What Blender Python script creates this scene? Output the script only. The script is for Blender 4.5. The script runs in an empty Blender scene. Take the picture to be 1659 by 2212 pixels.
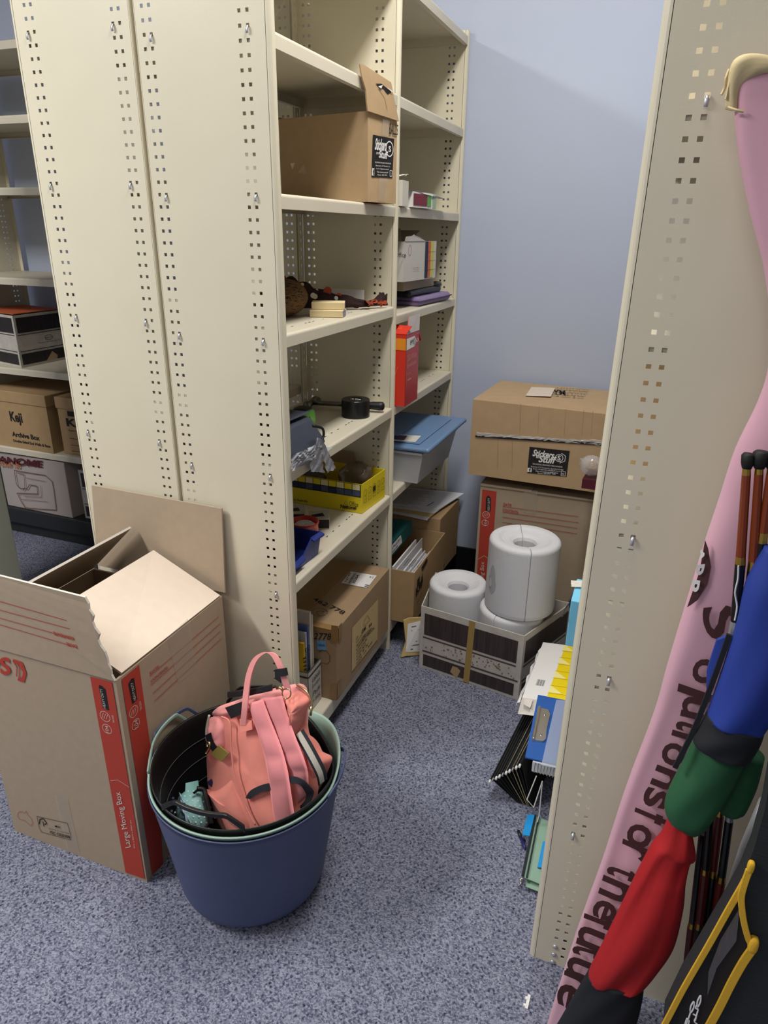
import bpy, bmesh, math, random
from mathutils import Vector, Matrix
random.seed(7)
scene = bpy.context.scene
V = Vector

# ------------------------------------------------------------------ camera
cam_d = bpy.data.cameras.new('camera')
cam_o = bpy.data.objects.new('camera', cam_d)
scene.collection.objects.link(cam_o)
yaw, pitch, roll = 0.361875, 0.384112, 0.014751
fwd = V((-math.sin(yaw)*math.cos(pitch), math.cos(yaw)*math.cos(pitch), -math.sin(pitch)))
rgt = V((math.cos(yaw), math.sin(yaw), 0))
upv = rgt.cross(fwd)
r2 = rgt*math.cos(roll) + upv*math.sin(roll)
u2 = upv*math.cos(roll) - rgt*math.sin(roll)
mw = Matrix((r2, u2, -fwd)).transposed().to_4x4()
mw.translation = V((0.778228, -1.402843, 1.485593))
cam_o.matrix_world = mw
cam_d.sensor_fit = 'HORIZONTAL'
cam_d.sensor_width = 36
cam_d.lens = 36*1499.49/1659
cam_d.clip_start = 0.02
scene.camera = cam_o

# ------------------------------------------------------------------ light and exposure
scene.view_settings.view_transform = 'Standard'
scene.view_settings.look = 'None'
scene.view_settings.gamma = 1
scene.view_settings.use_curve_mapping = False
scene.view_settings.exposure = 0.0
wd = bpy.data.worlds.new('world'); scene.world = wd; wd.use_nodes = True
wd.node_tree.nodes['Background'].inputs[0].default_value = (.8, .85, 1, 1)
wd.node_tree.nodes['Background'].inputs[1].default_value = 0.1
def area(name, loc, sx, sy, power, col=(1, .97, .92)):
    l = bpy.data.lights.new(name, 'AREA'); l.shape = 'RECTANGLE'; l.size = sx; l.size_y = sy
    l.energy = power; l.color = col
    o = bpy.data.objects.new(name, l); scene.collection.objects.link(o); o.location = loc
    return o
# two ceiling fluorescent fittings, then a fill light
area('ceiling_and_fill_light', (0.50, -0.05, 2.90), 0.3, 1.2, 39)
area('ceiling_and_fill_light', (-1.65, -1.45, 2.90), 0.3, 1.2, 88)
area('ceiling_and_fill_light', (0.3, -2.6, 2.90), 1.2, 0.3, 13)  # weak frontal fill added behind the camera

# ------------------------------------------------------------------ materials
def lin(c):
    c = c/255
    return c/12.92 if c <= .04045 else ((c+.055)/1.055)**2.4
def rgb(r, g, b): return (lin(r), lin(g), lin(b), 1)
MATS = {}
def M(name, col, rough=.6, metal=0, ns=0, na=.1, bump=0, bs=None, spec=.5, trans=0, alpha=1, sheen=0, nscale=(1, 1, 1), ior=1.45):
    if name in MATS: return MATS[name]
    m = bpy.data.materials.new(name); m.use_nodes = True
    nt = m.node_tree; b = nt.nodes['Principled BSDF']
    b.inputs['Base Color'].default_value = rgb(*col)
    b.inputs['Roughness'].default_value = rough
    b.inputs['Metallic'].default_value = metal
    b.inputs['Specular IOR Level'].default_value = spec
    b.inputs['Transmission Weight'].default_value = trans
    b.inputs['Alpha'].default_value = alpha
    b.inputs['IOR'].default_value = ior
    if sheen: b.inputs['Sheen Weight'].default_value = sheen
    if ns or bump:
        tc = nt.nodes.new('ShaderNodeTexCoord'); mp = nt.nodes.new('ShaderNodeMapping')
        mp.inputs['Scale'].default_value = nscale
        nt.links.new(tc.outputs['Object'], mp.inputs['Vector'])
    if ns:
        n = nt.nodes.new('ShaderNodeTexNoise'); n.inputs['Scale'].default_value = ns; n.inputs['Detail'].default_value = 6
        nt.links.new(mp.outputs[0], n.inputs['Vector'])
        r = nt.nodes.new('ShaderNodeMapRange'); r.inputs['To Min'].default_value = 1-na*2; r.inputs['To Max'].default_value = 1+na*2
        r.inputs['From Min'].default_value = .1; r.inputs['From Max'].default_value = .9
        nt.links.new(n.outputs['Fac'], r.inputs['Value'])
        hv = nt.nodes.new('ShaderNodeHueSaturation'); hv.inputs['Color'].default_value = rgb(*col)
        nt.links.new(r.outputs[0], hv.inputs['Value'])
        nt.links.new(hv.outputs[0], b.inputs['Base Color'])
    if bump:
        n2 = nt.nodes.new('ShaderNodeTexNoise'); n2.inputs['Scale'].default_value = bs or ns or 200; n2.inputs['Detail'].default_value = 3
        nt.links.new(mp.outputs[0], n2.inputs['Vector'])
        bp = nt.nodes.new('ShaderNodeBump'); bp.inputs['Strength'].default_value = bump; bp.inputs['Distance'].default_value = .002
        nt.links.new(n2.outputs['Fac'], bp.inputs['Height']); nt.links.new(bp.outputs[0], b.inputs['Normal'])
    MATS[name] = m
    return m
cream = M('cream_enamel', (220, 213, 190), .38, ns=6, na=.02, bump=.06, bs=500)
cream2 = M('cream_enamel_dim', (214, 206, 186), .42, ns=6, na=.03)
steel = M('zinc', (200, 203, 210), .35, metal=.6)
chrome = M('nickel', (205, 200, 190), .22, metal=1)
brass = M('brass', (190, 155, 75), .3, metal=1)
kraft = M('kraft_card', (184, 156, 120), .85, ns=30, na=.04, bump=.05, bs=300)
kraft2 = M('kraft_card_dark', (160, 134, 103), .85, ns=30, na=.05)
mcard = M('moving_card', (173, 155, 133), .85, ns=40, na=.03, bump=.05, bs=400)
mwhite = M('moving_card_inner', (222, 206, 190), .85, ns=40, na=.02)
red = M('box_red', (180, 62, 46), .7)
ink = M('black_ink', (28, 26, 26), .7)
navyink = M('navy_ink', (30, 34, 66), .6)
white = M('white_card', (232, 230, 228), .7)
paper = M('paper', (226, 226, 230), .8, ns=25, na=.02)
offw = M('offwhite_card', (214, 208, 198), .8)
manila = M('manila', (205, 178, 118), .8)
tapebrown = M('brown_tape', (150, 116, 74), .35)
cleartape = M('clear_tape', (205, 195, 178), .2, alpha=.28)
black = M('black_plastic', (22, 22, 24), .45)
blackm = M('black_matte', (18, 18, 20), .8)
yellow = M('box_yellow', (226, 205, 30), .5)
cblue = M('label_blue', (108, 160, 205), .6)

# ------------------------------------------------------------------ mesh helpers
class MB:
    def __init__(s): s.v = []; s.f = []; s.m = []
    def add(s, vs, fs, mat=0):
        o = len(s.v); s.v += [V(p) for p in vs]
        for f in fs: s.f.append([i+o for i in f]); s.m.append(mat)
        return s
    def box(s, x0, x1, y0, y1, z0, z1, mat=0):
        return s.add([(x, y, z) for z in (z0, z1) for y in (y0, y1) for x in (x0, x1)],
                     [(0, 2, 3, 1), (4, 5, 7, 6), (0, 1, 5, 4), (2, 6, 7, 3), (0, 4, 6, 2), (1, 3, 7, 5)], mat)
    def obox(s, o, a, b, c, mat=0):
        o, a, b, c = V(o), V(a), V(b), V(c)
        return s.add([o+a*i+b*j+c*k for k in (0, 1) for j in (0, 1) for i in (0, 1)],
                     [(0, 2, 3, 1), (4, 5, 7, 6), (0, 1, 5, 4), (2, 6, 7, 3), (0, 4, 6, 2), (1, 3, 7, 5)], mat)
    def slab(s, pts, t, mat=0, mat_side=None):
        pts = [V(p) for p in pts]; t = V(t); n = len(pts)
        s.add(pts+[p+t for p in pts], [list(range(n))[::-1], list(range(n, 2*n))], mat)
        s.add(pts+[p+t for p in pts], [(i, (i+1) % n, n+(i+1) % n, n+i) for i in range(n)], mat if mat_side is None else mat_side)
        return s
    def quad(s, pts, mat=0, lift=.0007, toward=None):
        pts = [V(p) for p in pts]; n = (pts[1]-pts[0]).cross(pts[2]-pts[0]).normalized()
        c = V(toward) if toward else V((.778, -1.4, 1.486))
        if n.dot(c-pts[0]) < 0: n = -n; pts = pts[::-1]
        return s.add([p+n*lift for p in pts], [range(len(pts))], mat)
    def line(s, a, b, w, mat=0, nrm=None, lift=.0008):
        a, b = V(a), V(b); n = V(nrm); d = (b-a).normalized(); k = n.cross(d).normalized()*w/2
        return s.quad([a-k, b-k, b+k, a+k], mat, lift, toward=a+n)
    def poly(s, pts, w, nrm, mat=0, closed=False, lift=.0008):
        ps = list(pts)+([pts[0]] if closed else [])
        for a, b in zip(ps, ps[1:]): s.line(a, b, w, mat, nrm, lift)
        return s
    def tube(s, path, r, n=8, mat=0, closed=False, flat=None):
        path = [V(p) for p in path]; N = len(path)
        rs = r if isinstance(r, (list, tuple)) else [r]*N
        ref = V((0, 0, 1)); rings = []; pn = None
        for i, p in enumerate(path):
            a = path[(i-1) % N] if closed else path[max(i-1, 0)]; b = path[(i+1) % N] if closed else path[min(i+1, N-1)]
            t = (b-a).normalized()
            if pn is None:
                k = ref if abs(t.dot(ref)) < .9 else V((1, 0, 0)); u = t.cross(k).normalized()
            else: u = (pn-t*pn.dot(t)).normalized()
            pn = u; w = t.cross(u)
            rings.append([p+(u*math.cos(2*math.pi*j/n)+w*math.sin(2*math.pi*j/n))*rs[i] for j in range(n)])
        o = []
        for q in rings: o += q
        fs = []
        for i in range(N if closed else N-1):
            for j in range(n):
                a = i*n+j; b = i*n+(j+1) % n; c = ((i+1) % N)*n
                fs.append((a, b, c+(j+1) % n, c+j))
        if not closed: fs += [list(range(n))[::-1], list(range((N-1)*n, N*n))]
        return s.add(o, fs, mat)
    def ribbon(s, path, width, thick, mat=0):
        """path points, width: vector or list of vectors (full width), thick: vector or list"""
        path = [V(p) for p in path]; N = len(path)
        ws = width if isinstance(width, list) else [width]*N; ts = thick if isinstance(thick, list) else [thick]*N
        o = []
        for p, w, t in zip(path, ws, ts):
            w = V(w)/2; t = V(t); o += [p-w, p+w, p+w+t, p-w+t]
        fs = [(0, 1, 2, 3), (4*N-1, 4*N-2, 4*N-3, 4*N-4)]
        for i in range(N-1):
            for j in range(4): fs.append((4*i+j, 4*i+(j+1) % 4, 4*i+4+(j+1) % 4, 4*i+4+j))
        return s.add(o, fs, mat)
    def lathe(s, prof, c, n=32, mat=0, axis=(0, 0, 1), closed=False, wob=None):
        c = V(c); ax = V(axis).normalized(); k = V((1, 0, 0)) if abs(ax.x) < .9 else V((0, 1, 0))
        u = (k-ax*k.dot(ax)).normalized(); w = ax.cross(u); o = []
        for r, z in prof:
            for j in range(n):
                a = 2*math.pi*j/n; o.append(c+ax*z+(u*math.cos(a)+w*math.sin(a))*max(r, 1e-5))
        fs = []; P = len(prof)
        for i in range(P if closed else P-1):
            for j in range(n): fs.append((i*n+j, i*n+(j+1) % n, ((i+1) % P)*n+(j+1) % n, ((i+1) % P)*n+j))
        return s.add(o, fs, mat)
    def grid(s, fn, nu, nv, mat=0, cu=False, cv=False):
        o = [fn(i/(nu if cu else nu-1), j/(nv if cv else nv-1)) for i in range(nu) for j in range(nv)]
        fs = []
        for i in range(nu if cu else nu-1):
            for j in range(nv if cv else nv-1):
                fs.append((i*nv+j, ((i+1) % nu)*nv+j, ((i+1) % nu)*nv+(j+1) % nv, i*nv+(j+1) % nv))
        return s.add(o, fs, mat)
    def text(s, txt, bl, br, tl, mat=0, lift=.0008, bold=0, shear=0, flip=False):
        """text stretched so its outline box has corners bl, br, tl"""
        vs, fs = glyphs(txt, bold, shear)
        x0 = min(p[0] for p in vs); x1 = max(p[0] for p in vs); y0 = min(p[1] for p in vs); y1 = max(p[1] for p in vs)
        bl, br, tl = V(bl), V(br), V(tl); ux = br-bl; uy = tl-bl
        n = ux.cross(uy).normalized()*lift
        return s.add([bl+ux*((p[0]-x0)/(x1-x0))+uy*((p[1]-y0)/(y1-y0))+n for p in vs], fs, mat)
    def build(s, name, mats, parent=None, smooth=False, bevel=0, seg=2, sub=0, sol=0, weld=False, recalc=True, ang=35):
        me = bpy.data.meshes.new(name)
        base = V((0, 0, 0))
        if parent is None:
            xs = [p.x for p in s.v]; ys = [p.y for p in s.v]; zs = [p.z for p in s.v]
            base = V(((min(xs)+max(xs))/2, (min(ys)+max(ys))/2, min(zs)))
        me.from_pydata([p-base for p in s.v], [], [list(f) for f in s.f])
        for mt in (mats if isinstance(mats, (list, tuple)) else [mats]): me.materials.append(mt)
        me.polygons.foreach_set('material_index', s.m)
        if weld or recalc:
            bm = bmesh.new(); bm.from_mesh(me)
            if weld: bmesh.ops.remove_doubles(bm, verts=bm.verts, dist=1e-5)
            if recalc: bmesh.ops.recalc_face_normals(bm, faces=bm.faces)
            bm.to_mesh(me); bm.free()
        o = bpy.data.objects.new(name, me); scene.collection.objects.link(o)
        if parent is None: o.location = base
        else:
            o.parent = parent
            t = V((0, 0, 0)); q = parent
            while q is not None: t += q.location; q = q.parent
            o.location = -t
            if parent.type == 'MESH' and parent.parent is not None: pass
        if smooth:
            for p in me.polygons: p.use_smooth = True
        if sol:
            d = o.modifiers.new('s', 'SOLIDIFY'); d.thickness = sol; d.offset = 0
        if sub:
            d = o.modifiers.new('d', 'SUBSURF'); d.levels = sub; d.render_levels = sub
        if bevel:
            d = o.modifiers.new('b', 'BEVEL'); d.width = bevel; d.segments = seg; d.limit_method = 'ANGLE'; d.angle_limit = math.radians(ang)
            d.harden_normals = False
        return o
_g = {}
def glyphs(txt, bold=0, shear=0):
    k = (txt, bold, shear)
    if k not in _g:
        c = bpy.data.curves.new('t', 'FONT'); c.body = txt; c.size = 1; c.offset = bold; c.shear = shear; c.resolution_u = 3
        o = bpy.data.objects.new('t', c); me = o.to_mesh()
        _g[k] = ([tuple(v.co) for v in me.vertices], [list(p.vertices) for p in me.polygons])
        o.to_mesh_clear(); bpy.data.objects.remove(o); bpy.data.curves.remove(c)
    return _g[k]
def thing(name, label, cat, loc, group=None):
    o = bpy.data.objects.new(name, None); scene.collection.objects.link(o)
    o.location = loc; o.empty_display_size = .05
    o['label'] = label; o['category'] = cat
    if group: o['group'] = group
    return o
def tag(o, label, cat, group=None):
    o['label'] = label; o['category'] = cat
    if group: o['group'] = group
    return o
def struct(o): o['kind'] = 'structure'; return o
def lerp(a, b, t): return V(a)*(1-t)+V(b)*t
def smoothpath(pts, n=6):
    """Catmull-Rom through pts (any dimension)"""
    P = [list(p) for p in pts]; out = []
    for i in range(len(P)-1):
        p0 = P[max(i-1, 0)]; p1 = P[i]; p2 = P[i+1]; p3 = P[min(i+2, len(P)-1)]
        for k in range(n):
            t = k/n
            out.append([.5*((2*b)+(-a+c)*t+(2*a-5*b+4*c-d)*t*t+(-a+3*b-3*c+d)*t**3) for a, b, c, d in zip(p0, p1, p2, p3)])
    out.append(P[-1]); return out

# ------------------------------------------------------------------ room
def floor_mat():
    m = bpy.data.materials.new('carpet'); m.use_nodes = True; nt = m.node_tree; b = nt.nodes['Principled BSDF']
    tc = nt.nodes.new('ShaderNodeTexCoord')
    def vor(sx, sy, rnd, feat='F1'):
        mp = nt.nodes.new('ShaderNodeMapping'); mp.inputs['Scale'].default_value = (sx, sy, 1)
        nt.links.new(tc.outputs['Object'], mp.inputs['Vector'])
        v = nt.nodes.new('ShaderNodeTexVoronoi'); v.inputs['Scale'].default_value = 1; v.inputs['Randomness'].default_value = rnd
        v.feature = feat
        nt.links.new(mp.outputs[0], v.inputs['Vector']); return v
    v1 = vor(112, 84, .7)
    sp = nt.nodes.new('ShaderNodeMapRange'); sp.inputs['From Min'].default_value = .10; sp.inputs['From Max'].default_value = .42
    sx = nt.nodes.new('ShaderNodeSeparateXYZ'); nz = nt.nodes.new('ShaderNodeTexNoise'); nz.inputs['Scale'].default_value = 60; nz.inputs['Detail'].default_value = 1
    nt.links.new(tc.outputs['Object'], nz.inputs['Vector']); nt.links.new(tc.outputs['Object'], sx.inputs[0])
    def sine(sock, k, amt):
        a = nt.nodes.new('ShaderNodeMath'); a.operation = 'MULTIPLY'; nt.links.new(sock, a.inputs[0]); a.inputs[1].default_value = k
        c = nt.nodes.new('ShaderNodeMath'); c.operation = 'MULTIPLY_ADD'; nt.links.new(nz.outputs['Fac'], c.inputs[0]); c.inputs[1].default_value = amt; nt.links.new(a.outputs[0], c.inputs[2])
        d = nt.nodes.new('ShaderNodeMath'); d.operation = 'SINE'; nt.links.new(c.outputs[0], d.inputs[0]); return d.outputs[0]
    pr = nt.nodes.new('ShaderNodeMath'); pr.operation = 'MULTIPLY'; nt.links.new(sine(sx.outputs[0], 480, 3.5), pr.inputs[0]); nt.links.new(sine(sx.outputs[1], 420, 5), pr.inputs[1])
    pv = nt.nodes.new('ShaderNodeMath'); pv.operation = 'MULTIPLY_ADD'; nt.links.new(pr.outputs[0], pv.inputs[0]); pv.inputs[1].default_value = .22; nt.links.new(v1.outputs['Distance'], pv.inputs[2])
    nt.links.new(pv.outputs[0], sp.inputs['Value'])
    v2 = vor(260, 340, .9)
    bw = nt.nodes.new('ShaderNodeSeparateColor'); nt.links.new(v2.outputs['Color'], bw.inputs[0])
    n0 = nt.nodes.new('ShaderNodeTexNoise'); n0.inputs['Scale'].default_value = 420; n0.inputs['Detail'].default_value = 2
    nt.links.new(tc.outputs['Object'], n0.inputs['Vector'])
    m1 = nt.nodes.new('ShaderNodeMath'); m1.operation = 'MULTIPLY_ADD'; nt.links.new(sp.outputs[0], m1.inputs[0]); m1.inputs[1].default_value = .30; m1.inputs[2].default_value = .04
    m2 = nt.nodes.new('ShaderNodeMath'); m2.operation = 'MULTIPLY_ADD'; nt.links.new(bw.outputs[0], m2.inputs[0]); m2.inputs[1].default_value = .40; nt.links.new(m1.outputs[0], m2.inputs[2])
    add = nt.nodes.new('ShaderNodeMath'); add.operation = 'MULTIPLY_ADD'; nt.links.new(n0.outputs['Fac'], add.inputs[0]); add.inputs[1].default_value = .34; nt.links.new(m2.outputs[0], add.inputs[2])
    cr = nt.nodes.new('ShaderNodeValToRGB'); e = cr.color_ramp.elements
    e[0].position = .20; e[0].color = rgb(40, 42, 58); e[1].position = .92; e[1].color = rgb(152, 155, 172)
    k = cr.color_ramp.elements.new(.55); k.color = rgb(92, 95, 116)
    nt.links.new(add.outputs[0], cr.inputs[0])
    nt.links.new(cr.outputs[0], b.inputs['Base Color'])
    b.inputs['Roughness'].default_value = .95; b.inputs['Specular IOR Level'].default_value = .1
    bp = nt.nodes.new('ShaderNodeBump'); bp.inputs['Strength'].default_value = .55; bp.inputs['Distance'].default_value = .003
    nt.links.new(add.outputs[0], bp.inputs['Height']); nt.links.new(bp.outputs[0], b.inputs['Normal'])
    return m
wallm = M('wall_paint', (186, 195, 216), .75, ns=3, na=.015, bump=.04, bs=250)
ceilm = M('ceiling_tile', (232, 231, 228), .9)
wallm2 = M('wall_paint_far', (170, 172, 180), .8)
X0, X1, Y0, Y1, ZC = -3.2, 2.8, -3.6, 1.475, 2.96
def slabstruct(name, x0, x1, y0, y1, z0, z1, m):
    return struct(MB().box(x0, x1, y0, y1, z0, z1).build(name, m))
slabstruct('floor', X0, X1, Y0, Y1, -.05, 0, floor_mat())
slabstruct('ceiling', X0, X1, Y0, Y1, ZC, ZC+.05, ceilm)
slabstruct('wall_back', X0-.1, X1+.1, Y1, Y1+.1, -.05, ZC+.05, wallm)
slabstruct('wall_front', X0-.1, X1+.1, Y0-.1, Y0, -.05, ZC+.05, wallm2)
slabstruct('wall_left', X0-.1, X0, Y0, Y1, -.05, ZC+.05, wallm2)
slabstruct('wall_right', X1, X1+.1, Y0, Y1, -.05, ZC+.05, wallm2)
slabstruct('baseboard_back', X0, X1, Y1-.012, Y1, 0, .13, M('black_skirting', (16, 16, 19), .5))

# ------------------------------------------------------------------ steel shelving
def perf(mb, f, us, vs, holes, t):
    """sheet with square holes: f(u,v,w) maps to the world; us/vs break lines; holes = set of cells left open"""
    nu, nv = len(us), len(vs); idx = {}
    def vid(i, j, w):
        k = (i, j, w)
        if k not in idx: idx[k] = len(mb.v); mb.v.append(V(f(us[i], vs[j], w*t)))
        return idx[k]
    def face(*ks): mb.f.append([vid(*k) for k in ks]); mb.m.append(0)
    solid = lambda i, j: 0 <= i < nu-1 and 0 <= j < nv-1 and (i, j) not in holes
    for i in range(nu-1):
        for j in range(nv-1):
            if not solid(i, j): continue
            face((i, j, 0), (i+1, j, 0), (i+1, j+1, 0), (i, j+1, 0)); face((i, j, 1), (i, j+1, 1), (i+1, j+1, 1), (i+1, j, 1))
            for di, dj, a, b in ((-1, 0, (i, j), (i, j+1)), (1, 0, (i+1, j), (i+1, j+1)), (0, -1, (i, j), (i+1, j)), (0, 1, (i, j+1), (i+1, j+1))):
                if not solid(i+di, j+dj): face(a+(0,), b+(0,), b+(1,), a+(1,))
ROW0, HP, HTOP = 1.9294, .025, 2.155
def upright(f, b, depth, cols, parent, slots=False):
    """f(a,b,z): a = depth from the front edge, b = along the run"""
    hw, hh = .0037, .0035
    us = [.012]
    for c in cols: us += [c-hw, c+hw]
    us.append(depth-.006)
    rows = [ROW0-HP*r for r in range(-8, 77)][::-1]
    vs = [0.]
    for z in rows: vs += [z-hh, z+hh]
    vs.append(HTOP)
    holes = {(2*i+1, 2*j+1) for i in range(len(cols)) for j in range(len(rows))}
    mb = MB(); perf(mb, lambda u, v, w: f(u, b+w, v), us, vs, holes, .0014)
    # rolled front edge and rear flange
    R = .012; prof = [(.013, 0.)]+[(R-R*math.sin(k*math.pi/10), R-R*math.cos(k*math.pi/10)) for k in range(0, 11)]+[(.02, 2*R)]
    inn = [(a+(.0014 if 0 < i < len(prof)-1 else 0), min(max(c, .0014), 2*R-.0014)) for i, (a, c) in enumerate(prof)][::-1]
    pp = prof+inn; n = len(pp)
    mb.add([f(a, b+c, z) for z in (0, HTOP) for a, c in pp], [(i, (i+1) % n, n+(i+1) % n, n+i) for i in range(n)]+[(i, i+1, 2*len(prof)-2-i, 2*len(prof)-1-i) for i in range(len(prof)-1)]+[(n+i, n+i+1, n+2*len(prof)-2-i, n+2*len(prof)-1-i) for i in range(len(prof)-1)])
    if slots:
        vs2 = [0.]; 
        for z in rows: vs2 += [z-.005, z+.005]
        vs2.append(HTOP)
        perf(mb, lambda u, v, w: f(depth-.005+w, b-.03+u, v), [0, .013, .017, .03], vs2, {(1, 2*j+1) for j in range(len(rows))}, .0014)
    else:
        e0 = 0 if b == 0 else -.02
        mb.add([f(depth-.005+i*.0014, b+e0+j*.02, z) for z in (0, HTOP) for j in (0, 1) for i in (0, 1)], [(0, 2, 3, 1), (4, 5, 7, 6), (0, 1, 5, 4), (2, 6, 7, 3), (0, 4, 6, 2), (1, 3, 7, 5)])
    return mb.build('upright', cream, parent, smooth=False)
def prof_extrude(mb, f, prof, t, b0, b1, mat=0):
    """sheet profile (a,z) with thickness t extruded along the run"""
    P = [V((a, z)) for a, z in prof]; off = []
    for i, p in enumerate(P):
        d = (P[min(i+1, len(P)-1)]-P[max(i-1, 0)]).normalized(); off.append(p+V((-d.y, d.x))*t)
    q = P+off[::-1]; n = len(q); h = len(P)
    mb.add([f(p.x, b, p.y) for b in (b0, b1) for p in q],
           [(i, (i+1) % n, n+(i+1) % n, n+i) for i in range(n)]+[(i, i+1, n-2-i, n-1-i) for i in range(h-1)]+[(n+i, n+i+1, 2*n-2-i, 2*n-1-i) for i in range(h-1)], mat)
darkslot = M('slot_shadow', (30, 28, 24), .9)
def shelf(f, b0, b1, zt, depth, parent, lip=.030, slots=True, mat=None):
    mb = MB(); r = .007
    arc = [(.003+r-r*math.sin(k*math.pi/8), zt-r+r*math.cos(k*math.pi/8)) for k in range(0, 5)]
    pr = [(depth-.02, zt-.026), (depth-.008, zt-.026), (depth-.008, zt)]+arc+[(.003, zt-lip), (.018, zt-lip)]
    prof_extrude(mb, f, pr, .0014, b0+.004, b1-.004)
    mb.add([f(a, b, z) for b in (b0+.004, b0+.0055) for z in (zt-.026, zt-.001) for a in (.01, depth-.01)], [(0, 2, 3, 1), (4, 5, 7, 6), (0, 1, 5, 4), (2, 6, 7, 3), (0, 4, 6, 2), (1, 3, 7, 5)])
    mb.add([f(a, b, z) for b in (b1-.0055, b1-.004) for z in (zt-.026, zt-.001) for a in (.01, depth-.01)], [(0, 2, 3, 1), (4, 5, 7, 6), (0, 1, 5, 4), (2, 6, 7, 3), (0, 4, 6, 2), (1, 3, 7, 5)])
    if slots:
        L = b1-b0
        for a in (.055, depth-.055):
            for k, t in enumerate([.14, .2, .3, .33, .36, .44, .5, .56, .64, .67, .7, .8, .86]):
                b = b0+t*L
                mb.add([f(a-.0015, b-.005, zt+.0006), f(a+.0015, b-.005, zt+.0006), f(a+.0015, b+.005, zt+.0006), f(a-.0015, b+.005, zt+.0006)], [(0, 1, 2, 3)], 1)
    return mb.build('shelf', [mat or cream2, darkslot], parent)
def clip(f, a, b, z, parent):
    mb = MB(); w = .0026
    mb.ribbon([f(a, b+.004, z), f(a, b-.0015, z-.0005), f(a, b-.004, z-.005), f(a, b-.0042, z-.011), f(a, b-.003, z-.014)],
              V(f(1, 0, 0))*w*2-V(f(0, 0, 0))*w*2, V((0, 0, 0))+(V(f(0, -1, 0))-V(f(0, 0, 0)))*.0012)
    return mb.build('shelf_clip', steel, parent, smooth=True)
COLS = [.0516, .0696, .2793, .2971]
COLL = [.046, .064, .277, .2945]
# unit facing the aisle (right of the back-to-back pair)
fR = lambda a, b, z: (-a, b, z)
unitR = thing('shelving_unit', 'cream steel shelving unit open to the aisle, holding the hammer, tape and yellow box', 'shelving', (-.16, .72, 0))
B3 = (0, .7245, 1.4400)
for i, b in enumerate(B3): upright(fR, b, .3215, COLS, unitR, slots=(i == 1))
SZ1 = (2.139, 1.847, 1.557, 1.267, .943, .633)
SZ2 = (2.139, 1.847, 1.557, 1.240, .943, .633)
for z in SZ1: shelf(fR, 0, B3[1], z, .32, unitR)
for z in SZ2: shelf(fR, B3[1], B3[2], z, .32, unitR)
shelf(fR, 0, B3[1], .117, .32, unitR, lip=.05); shelf(fR, B3[1], B3[2], .117, .32, unitR, lip=.05)
for r in (3, 15, 27, 40, 53):
    for a in (COLS[0], COLS[2]): clip(fR, a, 0, ROW0-HP*r, unitR)
# back of the pair, facing the left aisle
fL = lambda a, b, z: (-.650+a, b, z)
unitL = thing('shelving_unit', 'cream steel shelving unit facing the left aisle, behind the open moving box', 'shelving', (-.49, .72, 0))
for b in B3: upright(fL, b, .3245, COLL, unitL)
for k in (0, 1):
    for z in (2.139, 1.888, 1.588, 1.288, .988, .66): shelf(fL, B3[k], B3[k+1], z, .32, unitL, slots=False)
    shelf(fL, B3[k], B3[k+1], .117, .32, unitL, lip=.05, slots=False)
for r in (2, 14, 26, 38):
    for a in (COLL[1] if r == 26 else COLL[0], COLL[2]): clip(fL, a, 0, ROW0-HP*r, unitL)
# unit on the right with its perforated end towards the camera
fF = lambda a, b, z: (.7165+a+.0052*z, -.29+b, z)
unitF = thing('shelving_unit', 'cream steel shelving end panel on the right with the pink banner leaning on it', 'shelving', (.92, .1, 0))
COLF = [.0515, .0698, .40, .418]
for b in (0, .72, 1.44): upright(fF, b, .46, COLF, unitF)
for z in (2.139, 1.65, 1.34, 1.03, .74, .38): shelf(fF, 0, .72, z, .455, unitF, slots=False)
shelf(fF, 0, .72, .117, .455, unitF, lip=.05, slots=False)
for z in (2.139, 1.65, 1.34, 1.03, .71, .38): shelf(fF, .72, 1.44, z, .455, unitF, slots=False)
shelf(fF, .72, 1.44, .117, .455, unitF, lip=.05, slots=False)
for z, a in ((1.6546, .0698), (1.0296, .0698), (.7546, .0698), (.3796, .0515)): clip(fF, a, 0, z, unitF)
for z in (.054, .0294, .006):
    MB().lathe([(.0055, 0), (.0055, .002), (.003, .0035), (0, .004)], fF(.0515, -.0005, z), 14, axis=(0, -1, 0)).build('bolt', steel, unitF, smooth=True)
# unit at the back of the left aisle
fB = lambda a, b, z: (-2.30+b, 1.0+a, z)
unitB = thing('shelving_unit', 'grey green steel shelving in the dark left aisle holding archive boxes', 'shelving', (-1.85, 1.2, 0))
for b in (0, .9): upright(fB, b, .44, [.05, .07, .37, .39], unitB)
for z in (2.146, 1.895, 1.634, 1.275, .873, .477): shelf(fB, 0, .9, z, .44, unitB, slots=(z == .477))
shelf(fB, 0, .9, .148, .44, unitB, lip=.08, slots=False, mat=M('dark_base', (40, 42, 44), .5))
MB().box(-2.29, -1.41, 1.03, 1.40, .001, .066).build('plinth', M('dark_base', (40, 42, 44), .5), unitB)
# pale cabinet whose edge just enters at the left
cab = thing('storage_cabinet', 'pale cabinet side cut by the left edge beside the sewing machine carton', 'cabinet', (-1.5, 0, 0))
cabm = M('cabinet_enamel', (186, 190, 174), .45, ns=6, na=.02)
MB().box(-1.75, -1.266, -.2, .25, .03, 2.15).build('body', cabm, cab, bevel=.004)
MB().box(-1.73, -1.28, -.19, .24, 0, .03).build('base', black, cab)
MB().box(-1.745, -1.271, -.218, -.2, .04, 2.14).build('door', cabm, cab, bevel=.003)

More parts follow.
